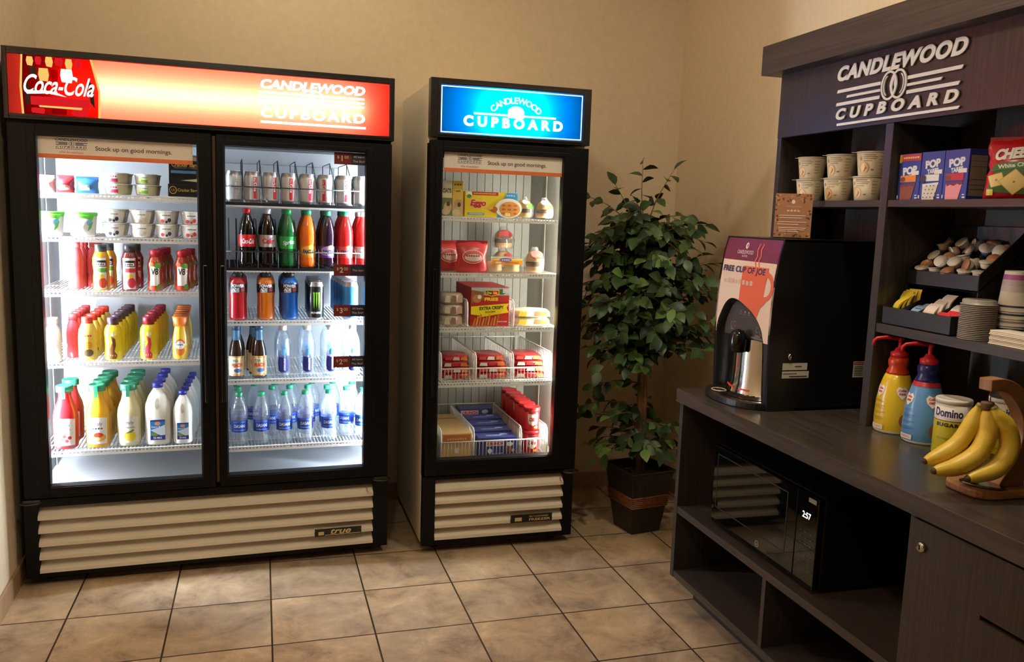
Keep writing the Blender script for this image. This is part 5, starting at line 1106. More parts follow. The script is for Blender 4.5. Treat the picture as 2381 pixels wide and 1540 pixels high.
part('tray_grid', gr_, pm('grid_dark', (44, 44, 44), 0.25, 0.5), tray)
part('cup_ring', MB().tube([(-0.052+0.030*math.cos(2*PI*i/24), -0.045+0.024*math.sin(2*PI*i/24), 0.030) for i in range(24)], 0.0022, 6, closed=True), pm('ring_cream', (216, 196, 160), 0.3, 0.3), tray)
# printing on the front panel
a = Art(); wh = P(240, 224, 216); orn = P(222, 98, 62); nvy = P(42, 38, 84)
a.ell(-0.032, 0.550, 0.009, 0.011, wh); a.poly([(-0.030, 0.542), (-0.026, 0.551), (-0.031, 0.559), (-0.034, 0.550)], fm[2]); a.text('CANDLEWOOD', -0.034, 0.527, wh, w=0.102, h=0.013); a.text('SUITES', -0.034, 0.513, wh, w=0.034, h=0.007)
low = [(f, archz(f)+0.002) for f in (0.757, 0.70, 0.62, 0.54, 0.48, 0.42)]
a.poly([(-0.026, 0.480), (0.131, 0.480), (0.128, 0.45), (0.121, 0.372), (0.112, 0.355), (0.105, 0.335)]+[(XL+f*WM, z) for f, z in low]+[(-0.028, 0.386)], orn)
a.put([(0.126+(0.050 if k else 0.034)*math.cos(w), 0.416+(0.050 if k else 0.033)*math.sin(w)) for w in [-PI*0.56+PI*1.12*i/14 for i in range(15)] for k in (1, 0)], [(2*i, 2*i+2, 2*i+3, 2*i+1) for i in range(14)], orn)
a.lv += 1
a.poly([(0.116, 0.386), (0.124, 0.384), (0.150, 0.378), (0.132, 0.358), (0.112, 0.344), (0.100, 0.330)], orn)
for u0, k in ((0.050, 1.0), (0.072, 0.85)):
    st = [(u0, 0.481), (u0-0.010, 0.500), (u0-0.001, 0.518), (u0-0.008, 0.537), (u0-0.001, 0.560)]
    a.poly([(p+0.0028, q if i else q) for i, (p, q) in enumerate(st)]+[(p-0.0034, q) for p, q in st[::-1]], P(226, 110, 76))
a.text('FREE CUP OF JOE', -0.020, 0.4625, nvy, w=0.273, h=0.028, bold=0.03); a.text('ON THE HOUSE', -0.046, 0.422, P(206, 172, 150), w=0.196, h=0.024, bold=0.0)
art_part('front_print', a, lambda u, v, l: (u, fy(v)-0.0008-l, v), front, 0.00006, grid=(0, 0.02))
# right flank: lock and labels
fl = MB(); fl.lathe([(0.011, 0.0), (0.011, 0.004), (0.008, 0.006), (0, 0.006)], 18); fl.v = [(XR_+z, 0.080+x, 0.187+y) for x, y, z in fl.v]; part('flank_lock', fl, CHROME, cm)
a = Art(); pp = P(206, 200, 180); a.rect(0.052, 0.142, 0.148, 0.166, pp); a.rect(0.052, 0.114, 0.156, 0.138, pp); a.rect(0.100, 0.152, 0.126, 0.156, P(80, 80, 76)); a.rect(0.056, 0.128, 0.110, 0.131, P(90, 90, 84)); a.rect(0.080, 0.118, 0.150, 0.122, P(60, 60, 56)); art_part('rating_label', a, lambda u, v, l: (XR_+0.0004+l, u, v), cm); a = Art(); a.rect(0.332, 0.112, 0.376, 0.168, pp); a.rect(0.335, 0.155, 0.373, 0.165, P(170, 60, 50)); a.text('WARNING', 0.354, 0.160, pp, w=0.03, h=0.005)
for i in range(6): a.rect(0.337, 0.118+0.006*i, 0.371, 0.1205+0.006*i, P(70, 70, 66))
art_part('warning_label', a, lambda u, v, l: (XR_+0.0004+l, u, v), cm)
# card on top of the machine
cd = thing('menu_card', 'brown card of roasted beans in a clear stand, on the coffee machine', 'card', (2.635, -0.845, 1.4205), -0.60)
part('clear_stand', MB().box(-0.062, 0.062, 0.002, 0.005, 0, 0.154).box(-0.062, 0.062, -0.05, 0.06, 0, 0.003).box(-0.03, 0.03, -0.006, -0.004, 0.0, 0.016), clear('acrylic', (0.95, 0.96, 0.96), 0.03, 0.02), cd)
a = Art(); a.rect(-0.061, 0.004, 0.061, 0.154, pm('card_brown', (166, 116, 84), 0.4)); r3 = random.Random(3)
for i in range(90):
    u, v = r3.uniform(-0.059, 0.059), r3.uniform(0.006, 0.152)
    if abs(u) < 0.045 and 0.03 < v < 0.125: continue
    c = r3.choice([(120, 74, 50), (96, 58, 40), (190, 140, 104)]); q = r3.uniform(0, PI); a.poly([(u+0.005*math.cos(w)*math.cos(q)-0.003*math.sin(w)*math.sin(q), v+0.005*math.cos(w)*math.sin(q)+0.003*math.sin(w)*math.cos(q)) for w in [2*PI*k/8 for k in range(8)]], P(*c), 2)
a.lv = 2; lt = P(236, 214, 190); a.ell(-0.002, 0.126, 0.006, 0.007, lt); a.text('CANDLEWOOD', 0, 0.110, P(214, 176, 144), w=0.05, h=0.006); a.text('coffee break', 0, 0.096, P(220, 186, 156), w=0.045, h=0.010, shear=0.3)
for v, u0, u1 in ((0.078, -0.05, 0.04), (0.070, -0.045, 0.03), (0.056, -0.05, 0.045), (0.048, -0.05, 0.02), (0.036, -0.045, 0.045), (0.030, -0.045, 0.04), (0.024, -0.045, 0.02)): a.rect(u0, v, u1, v+0.0022, lt)
art_part('printed_card', a, face_y(0, 0.0008, 0), cd, 0.00015)

# ---- top hutch shelves
zt = 1.5535
def oat(): 
    a = Art(); ink = P(150, 132, 108)
    for v, w in ((0.066, 0.040), (0.060, 0.046), (0.054, 0.042), (0.047, 0.030)): a.rect(-0.020, v, -0.020+w, v+0.002, ink, 4)
    a.ell(-0.018, 0.026, 0.018, 0.019, P(214, 170, 110)); a.ell(-0.018, 0.026, 0.014, 0.015, P(240, 210, 150)); a.poly([(-0.016, 0.038), (-0.012, 0.030), (-0.016, 0.020), (-0.022, 0.012), (-0.014, 0.014), (-0.006, 0.026)], P(180, 90, 50)); a.ell(-0.030, 0.056, 0.004, 0.006, P(190, 150, 90)); a.text('80', 0.012, 0.020, P(90, 80, 70), w=0.010, h=0.006, bold=0.04)
    for i in range(5): a.rect(0.034, 0.022+0.010*i, 0.052, 0.0235+0.010*i, ink, 3)
    t = cup('oat_cup', 0.041, 0.050, 0.079, a, (224, 206, 176), (212, 200, 178), 'oat cup')
    part('lid_tab', MB().box(-0.066, -0.049, -0.010, 0.006, 0.0775, 0.0785), pm('foil_lid_212', (212, 200, 178), 0.35), t); return t
oc = oat(); names = ['left column', 'middle column', 'right column']
for i, y in enumerate((-0.708, -0.868, -1.022)):
    for j in range(2):
        lab = 'cream oat cup, %s of the %s on the left hutch shelf' % (['bottom', 'top'][j], names[i]); loc = (2.790+0.004*j, y+0.004*j*(1-i), zt+0.0795*j); rz = -PI/2+0.55+rnd.uniform(-.15, .15)
        if i == j == 0: oc.location = loc; oc.rotation_euler = (0, 0, rz); oc['label'] = lab; oc['group'] = 'oat cups'
        else: dup(oc, loc, rz, lab, 'oat cups')
def tart(lab, y, badge, pastry, frost, extra, x=2.752, top=False):
    a = Art(); w = 0.088; wh = P(236, 236, 240)
    a.text('POP', 0.002, 0.104 if not top else 0.088, wh, w=0.058, h=0.024, bold=0.06, rot=0.10); a.text('TARTS', 0.004, 0.083 if not top else 0.068, wh, w=0.044, h=0.014, bold=0.05, rot=0.10)
    if top: a.rect(-0.044, 0.116, 0.044, 0.136, P(196, 60, 60)); a.rect(-0.044, 0.112, -0.034, 0.136, P(240, 196, 60)); a.text('LESS + STRONGER', 0.004, 0.126, P(246, 214, 150), w=0.066, h=0.008)
    a.rect(-0.034, 0.054, 0.030, 0.073, P(*badge)); a.rect(0.010, 0.074, 0.040, 0.086, P(238, 236, 232))
    a.poly([(-0.030, 0.0), (0.016, 0.0), (0.030, 0.050), (-0.032, 0.046)], P(*pastry)); a.poly([(-0.033, 0.046), (0.031, 0.050), (0.030, 0.044), (0.020, 0.040), (0.010, 0.044), (-0.002, 0.038), (-0.016, 0.042), (-0.026, 0.037)], P(*frost))
    if extra: 
        for i in range(14): a.rect(-0.026+0.0036*i, 0.006+0.011*((i*5) % 4), -0.022+0.0036*i, 0.009+0.011*((i*5) % 4), P(70, 60, 60))
        a.ell(-0.030, 0.062, 0.012, 0.012, P(50, 46, 50))
    else: a.ell(-0.024, 0.062, 0.011, 0.007, P(120, 70, 50))
    a.rect(0.032, 0.004, 0.042, 0.008, wh); a.rect(0.032, 0.012, 0.040, 0.015, wh); a.rect(-0.042, 0.004, -0.038, 0.014, wh)
    s = Art(); s.rect(0.006, 0.010, 0.062, 0.132, P(150, 140, 124)); s.rect(0.006, 0.122, 0.062, 0.132, P(50, 70, 130))
    for v in (0.105, 0.090, 0.055, 0.040, 0.028): s.rect(0.009, v, 0.058, v+0.0015, P(100, 92, 84))
    return box3('toaster_pastry_box', lab, 'box', Frame(0, 0, -PI/2), -y, x, zt, w, 0.068, 0.139 if not top else 0.138, (44, 64, 156), a, s)
tart('blue toaster pastry box with brown pastry and red top strip, by the hutch divider', -1.2475, (240, 140, 50), (140, 76, 54), (110, 56, 40), False, top=True)
tart('blue toaster pastry box with white speckled pastry, middle of three', -1.338, (238, 236, 236), (226, 214, 200), (240, 236, 230), True)
tart('blue toaster pastry box with pink pastry, beside the cracker bag', -1.428, (200, 50, 70), (236, 150, 160), (120, 40, 36), False)
s = Art(); s.rect(0.0, 0.004, 0.067, 0.136, P(142, 132, 118))
box3('toaster_pastry_box', 'grey sided toaster pastry box, behind the pink pastry box', 'box', Frame(0, 0, -PI/2), 1.426, 2.824, zt, 0.088, 0.068, 0.136, (60, 66, 120), None, s)
def crackers(lab, loc, rz):
    a = Art(); a.text('CHEEZ-IT', 0.004, 0.122, P(244, 240, 236), w=0.128, h=0.030, bold=0.06, shear=0.3, rot=0.10); a.poly([(-0.066, 0.072), (0.060, 0.088), (0.062, 0.106), (-0.058, 0.092)], P(60, 110, 60)); a.text('White Cheddar', 0.0, 0.090, P(232, 236, 220), w=0.10, h=0.011, bold=0.03, rot=0.12)
    a.poly([(-0.075, 0.020), (0.03, 0.012), (0.06, 0.045), (0.05, 0.088), (-0.055, 0.072)], P(64, 104, 50))
    for u, v, r, q in ((-0.050, 0.050, 0.018, 0.3), (0.040, 0.060, 0.018, 0.2), (-0.008, 0.045, 0.027, 0.75), (0.040, 0.026, 0.020, 0.5)):
        c, s_ = math.cos(q), math.sin(q); a.poly([(u+(x*c-y*s_)*r, v+(x*s_+y*c)*r*0.9) for x, y in ((-1, -1), (1, -1), (1, 1), (-1, 1))], P(206, 160, 84)); a.poly([(u+(x*c-y*s_)*r*0.93, v+(x*s_+y*c)*r*0.84) for x, y in ((-1, -1), (1, -1), (1, 1), (-1, 1))], P(238, 210, 136)); a.ell(u, v, 0.003, 0.003, P(180, 140, 80))
    a.rect(-0.072, 0.010, -0.056, 0.026, P(240, 220, 90))
    bag('cracker_bag', lab, 'bag', pm('cracker_red', (188, 26, 34), 0.28), 0.165, 0.062, 0.158, loc, rz, pm('cracker_seam', (140, 20, 30), 0.3), a, lean=0.06)
crackers('red bag of cheese crackers beside the toaster pastry boxes', (2.800, -1.597, zt), -PI/2+0.62); crackers('red bag of cheese crackers, behind and right of the other cracker bag', (2.874, -1.752, zt), -PI/2+0.55)

# ---- lower hutch shelf: condiment organiser, lids, cups, napkins
zs = 1.1725
og = thing('condiment_organizer', 'black two tier condiment organizer on the lower hutch shelf', 'organizer', (2.735, -1.346, zs), -PI/2); OB = pm('organizer_black', (30, 29, 29), 0.4)
X0, X1 = -0.140, 0.140
lo = MB(); lo.box(X0, X1, 0.0, 0.004, 0, 0.054); lo.box(X0, X1, 0.0, 0.23, 0, 0.004); lo.box(X0, X0+0.004, 0.0, 0.085, 0, 0.056); lo.box(X1-0.004, X1, 0.0, 0.085, 0, 0.056)
for i in range(1, 4): x = X0+(X1-X0)*i/4; lo.prism([(0.004, 0.004), (0.085, 0.004), (0.085, 0.085), (0.03, 0.062), (0.004, 0.05)], x-0.0015, x+0.0015, 0, lambda a_, y, z: (y, a_, z))
part('lower_tray', lo, OB, og, 0.001)
up = MB(); up.box(X0, X1, 0.082, 0.086, 0.122, 0.170); up.prism([(0.082, 0.122), (0.23, 0.240), (0.23, 0.246), (0.082, 0.128)], X0, X1, 0, lambda a_, y, z: (y, a_, z))
for x in (X0, X1-0.004): up.prism([(0.082, 0.0), (0.23, 0.0), (0.23, 0.300), (0.082, 0.172)], x, x+0.004, 0, lambda a_, y, z: (y, a_, z))
up.box(X0, X1, 0.226, 0.230, 0.0, 0.31); part('upper_tray', up, OB, og, 0.001)
ac = MB()
for i in range(1, 5): x = X0+(X1-X0)*i/5; ac.prism([(0.087, 0.132), (0.225, 0.242), (0.225, 0.325), (0.087, 0.178)], x-0.001, x+0.001, 0, lambda a_, y, z: (y, a_, z))
part('clear_divider', ac, clear('acrylic', (0.95, 0.96, 0.96), 0.03, 0.02), og)
OF = Frame(2.735, -1.346, -PI/2)
def tilted(o, F, x, d, z, rx, rz):
    o.location = F.at(x, d, z); o.matrix_world = Matrix.Translation(F.at(x, d, z)) @ Matrix.Rotation(F.a+rz, 4, 'Z') @ Matrix.Rotation(rx, 4, 'X')
    o.rotation_mode = 'XYZ'; q = o.matrix_world.to_euler('XYZ'); o.rotation_euler = q; return o
bins = ['first', 'second', 'third', 'fourth', 'fifth']; cr = None
tones = [(196, 170, 140), (226, 212, 192), (230, 216, 196), (224, 210, 186), (228, 214, 192)]
for b_ in range(5):
    for k in range(5):
        lab = 'single serve creamer tub, %s up the slope in the %s bin' % (ORD[k].replace('front', 'lowest'), bins[b_])
        t = thing('creamer_tub', lab, 'creamer', (0, 0, 0), 0, 'creamer tubs in the %s bin' % bins[b_]); c = tones[b_] if not (b_ == 3 and k == 3) else (96, 120, 186)
        part('tub', MB().lathe([(0.0125, 0), (0.0150, 0.002), (0.0175, 0.018)], 16), pm('creamer_%d_%d_%d' % c, c, 0.4), t)
        part('foil', MB().lathe([(0.0205, 0.018), (0.0205, 0.0195), (0, 0.0195)], 16), pm('creamer_foil_%d' % ((b_*2+k) % 3), [(236, 226, 208), (190, 130, 90), (232, 220, 204)][(b_*2+k) % 3], 0.35), t)
        x = X0+0.031+0.0545*b_+rnd.uniform(-.003, .003); d = 0.108+0.025*k; z = zs+0.154+0.0215*k+0.008*(k % 2)+0.008
        tilted(t, OF, x, d, z, [1.3, 0.25, 2.0, 1.0, 0.8][(b_+k*2) % 5]*(1 if k else 0.3), rnd.uniform(-0.9, 0.9))
def packet(lab, c, x, d, z, rx, rz, w=0.040, h=0.062, group=None, mark=None):
    t = thing('sweetener_packet', lab, 'packet', (0, 0, 0), 0, group); vs = []; n = 6
    for i in range(n+1):
        v = i/n; y = -0.010*math.sin(PI*v)
        for s in (0, 1):
            yy = y+(0.0022*math.sin(PI*v)+0.0004)*(1 if s else -1); vs += [(-w/2, yy, v*h), (w/2, yy, v*h)]
    fs = []
    for i in range(n): a0 = 4*i; fs += [(a0, a0+1, a0+5, a0+4), (a0+2, a0+6, a0+7, a0+3), (a0, a0+4, a0+6, a0+2), (a0+1, a0+3, a0+7, a0+5)]
    fs += [(0, 2, 3, 1), (4*n, 4*n+1, 4*n+3, 4*n+2)]
    part('paper_sleeve', MB().add(vs, fs, 0, False), P(*c), t)
    if mark: a = Art(); a.rect(-w*0.28, h*0.25, w*0.28, h*0.7, P(*mark), 1); art_part('sleeve_print', a, lambda u, v, l: (u, -0.010*math.sin(PI*v/h)-0.0030-l, v), t)
    return tilted(t, OF, x, d, z, rx, rz)
for k in range(6): packet('yellow sweetener packet, %s in the far left bin' % ORD[k], (226, 196, 60), -0.108+0.006*(k % 3), 0.020+0.013*k, zs+0.030+0.004*k, -0.5+0.12*k, -0.35+0.14*k, group='yellow packets', mark=(150, 120, 40) if k % 2 else None)
for k in range(2): packet('pale blue sweetener packet, %s in its bin' % ['front', 'rear'][k], (150, 180, 220), -0.040+0.010*k, 0.030+0.016*k, zs+0.018+0.006*k, -0.7, 0.12-0.1*k, group='blue packets', mark=(52, 66, 130) if k == 0 else None)
for k in range(3): packet('white sugar packet, %s in its bin' % ORD[k], (226, 208, 196), 0.022+0.010*k, 0.022+0.018*k, zs+0.020+0.014*k, -0.55, 0.08, group='white packets', h=0.068)
packet('small white packet lying in the last organizer bin', (240, 232, 222), 0.100, 0.042, zs+0.030, -0.6, 0.08)
for k in range(2): packet('red sweetener packet, %s in the last bin' % ['front', 'rear'][k], (206, 44, 46), 0.092+0.022*k, 0.018+0.012*k, zs+0.022+0.006*k, -0.25, 0.2+1.1*0, h=0.040, group='red packets')
# coffee lids: a tall nested pile
lidm = pm('lid_taupe', (150, 140, 130), 0.4); lid0 = None
for k in range(20):
    lab = 'taupe coffee cup lid, number %d up the nested pile' % (k+1) if False else 'taupe coffee cup lid in the tall nested pile beside the organizer'
    loc = (2.771, -1.540, zs+0.0050*k)
    if lid0 is None:
        lid0 = tag(part('cup_cover', MB().lathe([(0.0425, 0.0), (0.0468, 0.0006), (0.0468, 0.0024), (0.0425, 0.0032), (0.0420, 0.013), (0.040, 0.0150), (0.037, 0.0125), (0.0, 0.0125)], 32), lidm), lab, 'cup cover', 'nested coffee lids'); lid0.location = loc
    else:
        c = lid0.copy(); COL.objects.link(c); c.location = loc
lt_ = [o for o in COL.objects if o.get('category') == 'cup cover']; lt_[0]['label'] = 'taupe coffee cup lid, bottom of the nested pile'; lt_[-1]['label'] = 'taupe coffee cup lid, top of the nested pile'
# paper cups, upside down
pc = None
for k in range(5):
    t = thing('paper_cup', ['white paper cup with purple band, upside down on top of the cup stack', 'upside down paper cup, second from the top of the cup stack', 'upside down paper cup, middle of the cup stack', 'upside down paper cup, second from the bottom of the cup stack', 'upside down paper cup, bottom of the cup stack'][4-k][:] if False else '', 'cup', (2.853, -1.577, zs+0.002+0.020*k), -PI/2+0.6, 'stacked paper cups')
    t['label'] = ['bottom paper cup of the upside down stack', 'second paper cup from the bottom of the upside down stack', 'middle paper cup of the upside down stack', 'second paper cup from the top of the upside down stack', 'top paper cup with purple band, upside down'][k]
    part('cup_wall', MB().lathe([(0.0425, 0.0), (0.0438, 0.002), (0.0425, 0.005), (0.0415, 0.005), (0.0320, 0.108), (0.0300, 0.110), (0.0295, 0.106), (0, 0.106)], 28, seg=[0]*7, cap0=False), pm('cup_paper', (232, 222, 206), 0.45), t)
    bd = MB(); rz_ = lambda z: 0.0415-(0.0095)*(z-0.005)/0.103+0.0005
    for z0, z1, m_ in ((0.086, 0.100, 0), (0.070, 0.085, 1), (0.054, 0.069, 2), (0.012, 0.017, 3)): bd.lathe([(rz_(z0), z0), (rz_(z1), z1)], 28, m_, cap0=False, cap1=False)
    if k == 4: part('printed_bands', bd, [P(170, 90, 150), P(190, 176, 176), P(200, 184, 180), P(52, 56, 90)], t)
    else: part('printed_bands', MB().lathe([(rz_(0.010), 0.010), (rz_(0.015), 0.015)], 28, 0, cap0=False, cap1=False), P(52, 56, 90) if k % 2 else P(150, 140, 130), t)
np_ = thing('napkin_stack', 'stack of white paper napkins at the front of the lower hutch shelf', 'napkins', (2.737, -1.70, zs), -PI/2)
for k in range(9):
    o = part('napkin', MB().box(-0.085+0.001*(k % 2), 0.085, 0.0015*(k % 3), 0.068, 0.0042*k, 0.0042*k+0.0036), P(238, 224, 202), np_, 0.0012)

# ---- on the worktop: creamers, sugar, red lidded tub
def creamer(lab, loc, base, neck, ringc, ink, rz):
    t = thing('creamer_bottle', lab, 'bottle', loc, rz)
    part('bottle_body', MB().lathe([(0.052, 0), (0.055, 0.003), (0.0565, 0.008), (0.057, 0.05), (0.0545, 0.10), (0.048, 0.14), (0.040, 0.168), (0.034, 0.182)], 32, seg=[1, 1, 0, 0, 0, 0, 0]), [base, pm('creamer_foot', (226, 220, 206), 0.3)], t)
    part('neck_sleeve', MB().lathe([(0.0345, 0.180), (0.033, 0.190), (0.027, 0.202), (0.030, 0.212), (0.0305, 0.224), (0.026, 0.234)], 28), neck, t)
    if ringc: part('safety_ring', MB().lathe([(0.0405, 0.170), (0.0352, 0.183)], 28, cap0=False, cap1=False), ringc, t)
    red = pm('pump_red', (196, 34, 38), 0.35)
    pb = MB().lathe([(0.026, 0.232), (0.026, 0.248), (0.016, 0.253), (0.012, 0.262), (0.006, 0.264), (0.006, 0.284), (0.010, 0.286), (0.010, 0.295), (0, 0.296)], 20)
    pb.tube([(0, 0, 0.291), (0, -0.045, 0.294), (0, -0.074, 0.290), (0, -0.082, 0.283), (0, -0.083, 0.268)], [0.0065, 0.006, 0.0055, 0.0055, 0.005], 10); pu = part('pump', pb, red, t); pu.rotation_euler = (0, 0, -0.70)
    R = 0.0555; rf = lambda v: 0.057-(max(0, v-0.05)/0.05)*0.0025 if v < 0.1 else 0.0545-(v-0.10)/0.04*0.0065 if v < 0.14 else 0.048-(v-0.14)*0.29
    a = Art(); hw = P(246, 236, 220); hr = P(206, 60, 66)
    for u in (-0.034, 0.045):
        a.poly([(u, 0.110), (u+0.016, 0.124), (u+0.020, 0.138), (u+0.012, 0.148), (u, 0.143), (u-0.012, 0.148), (u-0.020, 0.138), (u-0.016, 0.124)], hw); a.text('Coffee', u, 0.137, hr, w=0.026, h=0.007, bold=0.04, shear=0.2); a.text('mate', u, 0.127, hr, w=0.022, h=0.008, bold=0.04, shear=0.2)
    for i, v in enumerate((0.100, 0.096, 0.084, 0.080, 0.076, 0.064, 0.060, 0.048, 0.044, 0.040)): a.rect(-0.050, v, -0.050+0.036+0.006*(i % 3), v+0.0014, ink, 5)
    a.rect(-0.045, 0.012, -0.004, 0.026, P(240, 226, 206), 5); a.text('30 SERVINGS', -0.0245, 0.019, P(190, 60, 60), w=0.032, h=0.006); a.ell(0.052, 0.045, 0.014, 0.020, P(150, 90, 50))
    art_part('label_print', a, lambda u, v, l: ((rf(v)+0.0008+l)*math.sin(u/R), -(rf(v)+0.0008+l)*math.cos(u/R), v), t, grid=(0.008, 0.012))
creamer('yellow creamer bottle with orange red neck and red pump, on the worktop', (2.768, -1.262, 0.8405), pm('creamer_yellow', (232, 192, 44), 0.25), pm('neck_orange', (206, 62, 30), 0.3), None, P(150, 110, 40), -PI/2+0.42)
creamer('blue creamer bottle with navy neck and red pump, beside the yellow creamer', (2.768, -1.385, 0.8405), pm('creamer_blue', (96, 152, 206), 0.25), pm('neck_navy', (34, 40, 96), 0.25), pm('ring_red', (190, 50, 56), 0.3), P(60, 100, 150), -PI/2+0.42)
def sugar(lab, loc, rz):
    t = thing('sugar_canister', lab, 'canister', loc, rz); wh = pm('canister_white', (232, 222, 208), 0.4); yl_ = pm('canister_yellow', (214, 196, 40), 0.4)
    part('canister_body', MB().lathe([(0.0455, 0), (0.0465, 0.002), (0.0465, 0.100), (0.0465, 0.102), (0.0465, 0.152)], 32, seg=[0, 0, 1, 2]), [yl_, P(70, 60, 50), wh], t)
    part('lid', MB().lathe([(0.0475, 0.148), (0.048, 0.158), (0.046, 0.161), (0.043, 0.158), (0, 0.158)], 32), wh, t)
    a = Art(); a.text('Domino', -0.004, 0.124, P(54, 48, 110), w=0.078, h=0.024, bold=0.03); a.text('SUGAR', -0.004, 0.090, P(50, 44, 34), w=0.062, h=0.011, bold=0.06, space=1.2)
    for v, u0, u1 in ((0.052, -0.035, 0.03), (0.049, -0.03, 0.03), (0.018, -0.034, 0.0)): a.rect(u0, v, u1, v+0.0012, P(130, 120, 40), 6)
    art_part('label_print', a, cyl(0.0468), t, grid=(0.007, 0))
sugar('yellow sugar canister with white lid, beside the blue creamer', (2.746, -1.516, 0.8405), -PI/2+0.62); sugar('white topped sugar canister half hidden behind the bananas', (2.918, -1.530, 0.8405), -PI/2+0.62)
t = thing('powder_tub', 'blue tub with red lid, behind the banana stand', 'tub', (2.925, -1.635, 0.8405), -PI/2+0.6)
part('tub_body', MB().lathe([(0.040, 0), (0.042, 0.003), (0.042, 0.105)], 28), pm('tub_blue', (84, 112, 164), 0.35), t); part('lid', MB().lathe([(0.0445, 0.098), (0.045, 0.128), (0.042, 0.132), (0, 0.131)], 28), pm('tub_red', (206, 38, 46), 0.35), t)
a = Art(); a.rect(-0.02, 0.075, 0.03, 0.090, P(226, 226, 236), 6); art_part('label_print', a, cyl(0.0424), t, grid=(0.007, 0))

# ---- banana stand and bananas
BW = noisy('stand_wood', (140, 94, 56), (172, 122, 78), (14, 60, 14), 0.35, 0.03)
bs = thing('banana_stand', 'curved wooden banana stand near the worktop edge', 'stand', (2.60, -1.820, 0.8405)); Y0 = -1.83+1.82
def rrect(x0, x1, y0, y1, r, n=6):
    o = []
    for cx, cy, a0 in ((x1-r, y1-r, 0), (x0+r, y1-r, PI/2), (x0+r, y0+r, PI), (x1-r, y0+r, PI*1.5)): o += [(cx+r*math.cos(a0+PI/2*i/n), cy+r*math.sin(a0+PI/2*i/n)) for i in range(n+1)]
    return o
bb = MB().prism(rrect(-0.103, 0.105, -0.062, 0.080, 0.050), 0.0, 0.020, 0, lambda x, y, z: (x, z, y)); part('base', bb, BW, bs, 0.005)
oz, ox = 0.8405, 2.60
pts = [(2.522, 1.124), (2.564, 1.125), (2.602, 1.112), (2.636, 1.084), (2.657, 1.045), (2.666, 0.995), (2.664, 0.940), (2.656, 0.900), (2.652, 0.861), (2.575, 0.861), (2.590, 0.885), (2.612, 0.912), (2.628, 0.945), (2.634, 0.992), (2.623, 1.036), (2.598, 1.069), (2.568, 1.093), (2.523, 1.096)]
def smooth(p, n=5):
    o = []
    for k in range(len(p)-1):
        p0, p1, p2, p3 = p[max(k-1, 0)], p[k], p[k+1], p[min(k+2, len(p)-1)]
        for q in range(n): t = q/n; o.append(tuple(0.5*(2*p1[i]+(p2[i]-p0[i])*t+(2*p0[i]-5*p1[i]+4*p2[i]-p3[i])*t*t+(3*p1[i]-p0[i]-3*p2[i]+p3[i])*t**3) for i in (0, 1)))
    return o+[p[-1]]
pts = smooth(pts[:9])+smooth(pts[9:])
part('curved_post', MB().prism([(x-ox, z-oz) for x, z in pts], Y0-0.019, Y0+0.019), BW, bs, 0.002)
part('hook', MB().tube([(2.541-ox, Y0, 1.096-oz), (2.541-ox, Y0, 1.066-oz), (2.536-ox, Y0, 1.056-oz), (2.526-ox, Y0, 1.054-oz), (2.520-ox, Y0, 1.062-oz)], 0.0024, 8), CHROME, bs)
nd = part('price_plate', MB().prism([(0.028*math.cos(w)*1.0, 0.050*math.sin(w)) for w in [2*PI*i/28 for i in range(28)]], 0.0, 0.006, 0, lambda x, y, z: (x, z, y)), pm('dish_metal', (150, 148, 140), 0.12, 1.0), None, 0.002)
nd.name = 'metal_dish'; nd.location = (2.548, -1.828, 0.8612); nd.rotation_euler = (0, 0, 0.6); tag(nd, 'small shiny oval dish lying on the banana stand base', 'dish')
skin = noisy('banana_skin', (224, 184, 52), (232, 198, 78), (20, 20, 60), 0.42, 0.02); tipm = pm('banana_tip', (70, 50, 26), 0.6); stm = pm('banana_stem', (150, 140, 50), 0.55); crm = pm('banana_crown', (104, 78, 44), 0.7)
bn = thing('banana_bunch', 'bunch of three yellow bananas hanging on the wooden stand', 'bananas', (2.525, -1.84, 1.05))
def banana(pts, r):
    P_ = [Vector((x-2.525, y+1.84, z-1.05)) for x, y, z in pts]; path = []; m = 30
    for i in range(m+1):                                              # Catmull-Rom through the points
        q = i/m*(len(P_)-1); k = min(int(q), len(P_)-2); t = q-k; p0, p1, p2, p3 = P_[max(k-1, 0)], P_[k], P_[k+1], P_[min(k+2, len(P_)-1)]
        path.append(0.5*((2*p1)+(p2-p0)*t+(2*p0-5*p1+4*p2-p3)*t*t+(3*p1-p0-3*p2+p3)*t**3))
    rs = []
    for i in range(m+1):
        v = i/m; rs.append(r*(0.36+0.10*v/0.12 if v < 0.12 else 0.46+0.54*min(1, (v-0.12)/0.22)**0.7 if v < 0.34 else 1.0 if v < 0.72 else max(0.20, (1-((v-0.72)/0.28)**2.0)**0.62)))
    mb = MB().tube(path, rs, 10); 
    # five soft ridges and the coloured ends
    for q in range(len(mb.f)):
        ring = min(mb.f[q])//10
        mb.m[q] = 1 if ring < 2 else (2 if ring >= m-1 else 0)
        mb.sm[q] = True
    part('banana', mb, [skin, stm, tipm], bn)
banana([(2.519, -1.826, 1.062), (2.516, -1.818, 1.036), (2.508, -1.814, 1.004), (2.480, -1.811, 0.962), (2.434, -1.810, 0.935), (2.386, -1.810, 0.922)], 0.0205)
banana([(2.524, -1.840, 1.062), (2.528, -1.842, 1.036), (2.530, -1.846, 0.996), (2.504, -1.848, 0.948), (2.450, -1.845, 0.917), (2.384, -1.840, 0.908)], 0.0225)
banana([(2.530, -1.852, 1.062), (2.543, -1.856, 1.040), (2.569, -1.862, 1.006), (2.574, -1.868, 0.958), (2.536, -1.872, 0.915), (2.452, -1.870, 0.894)], 0.0230)
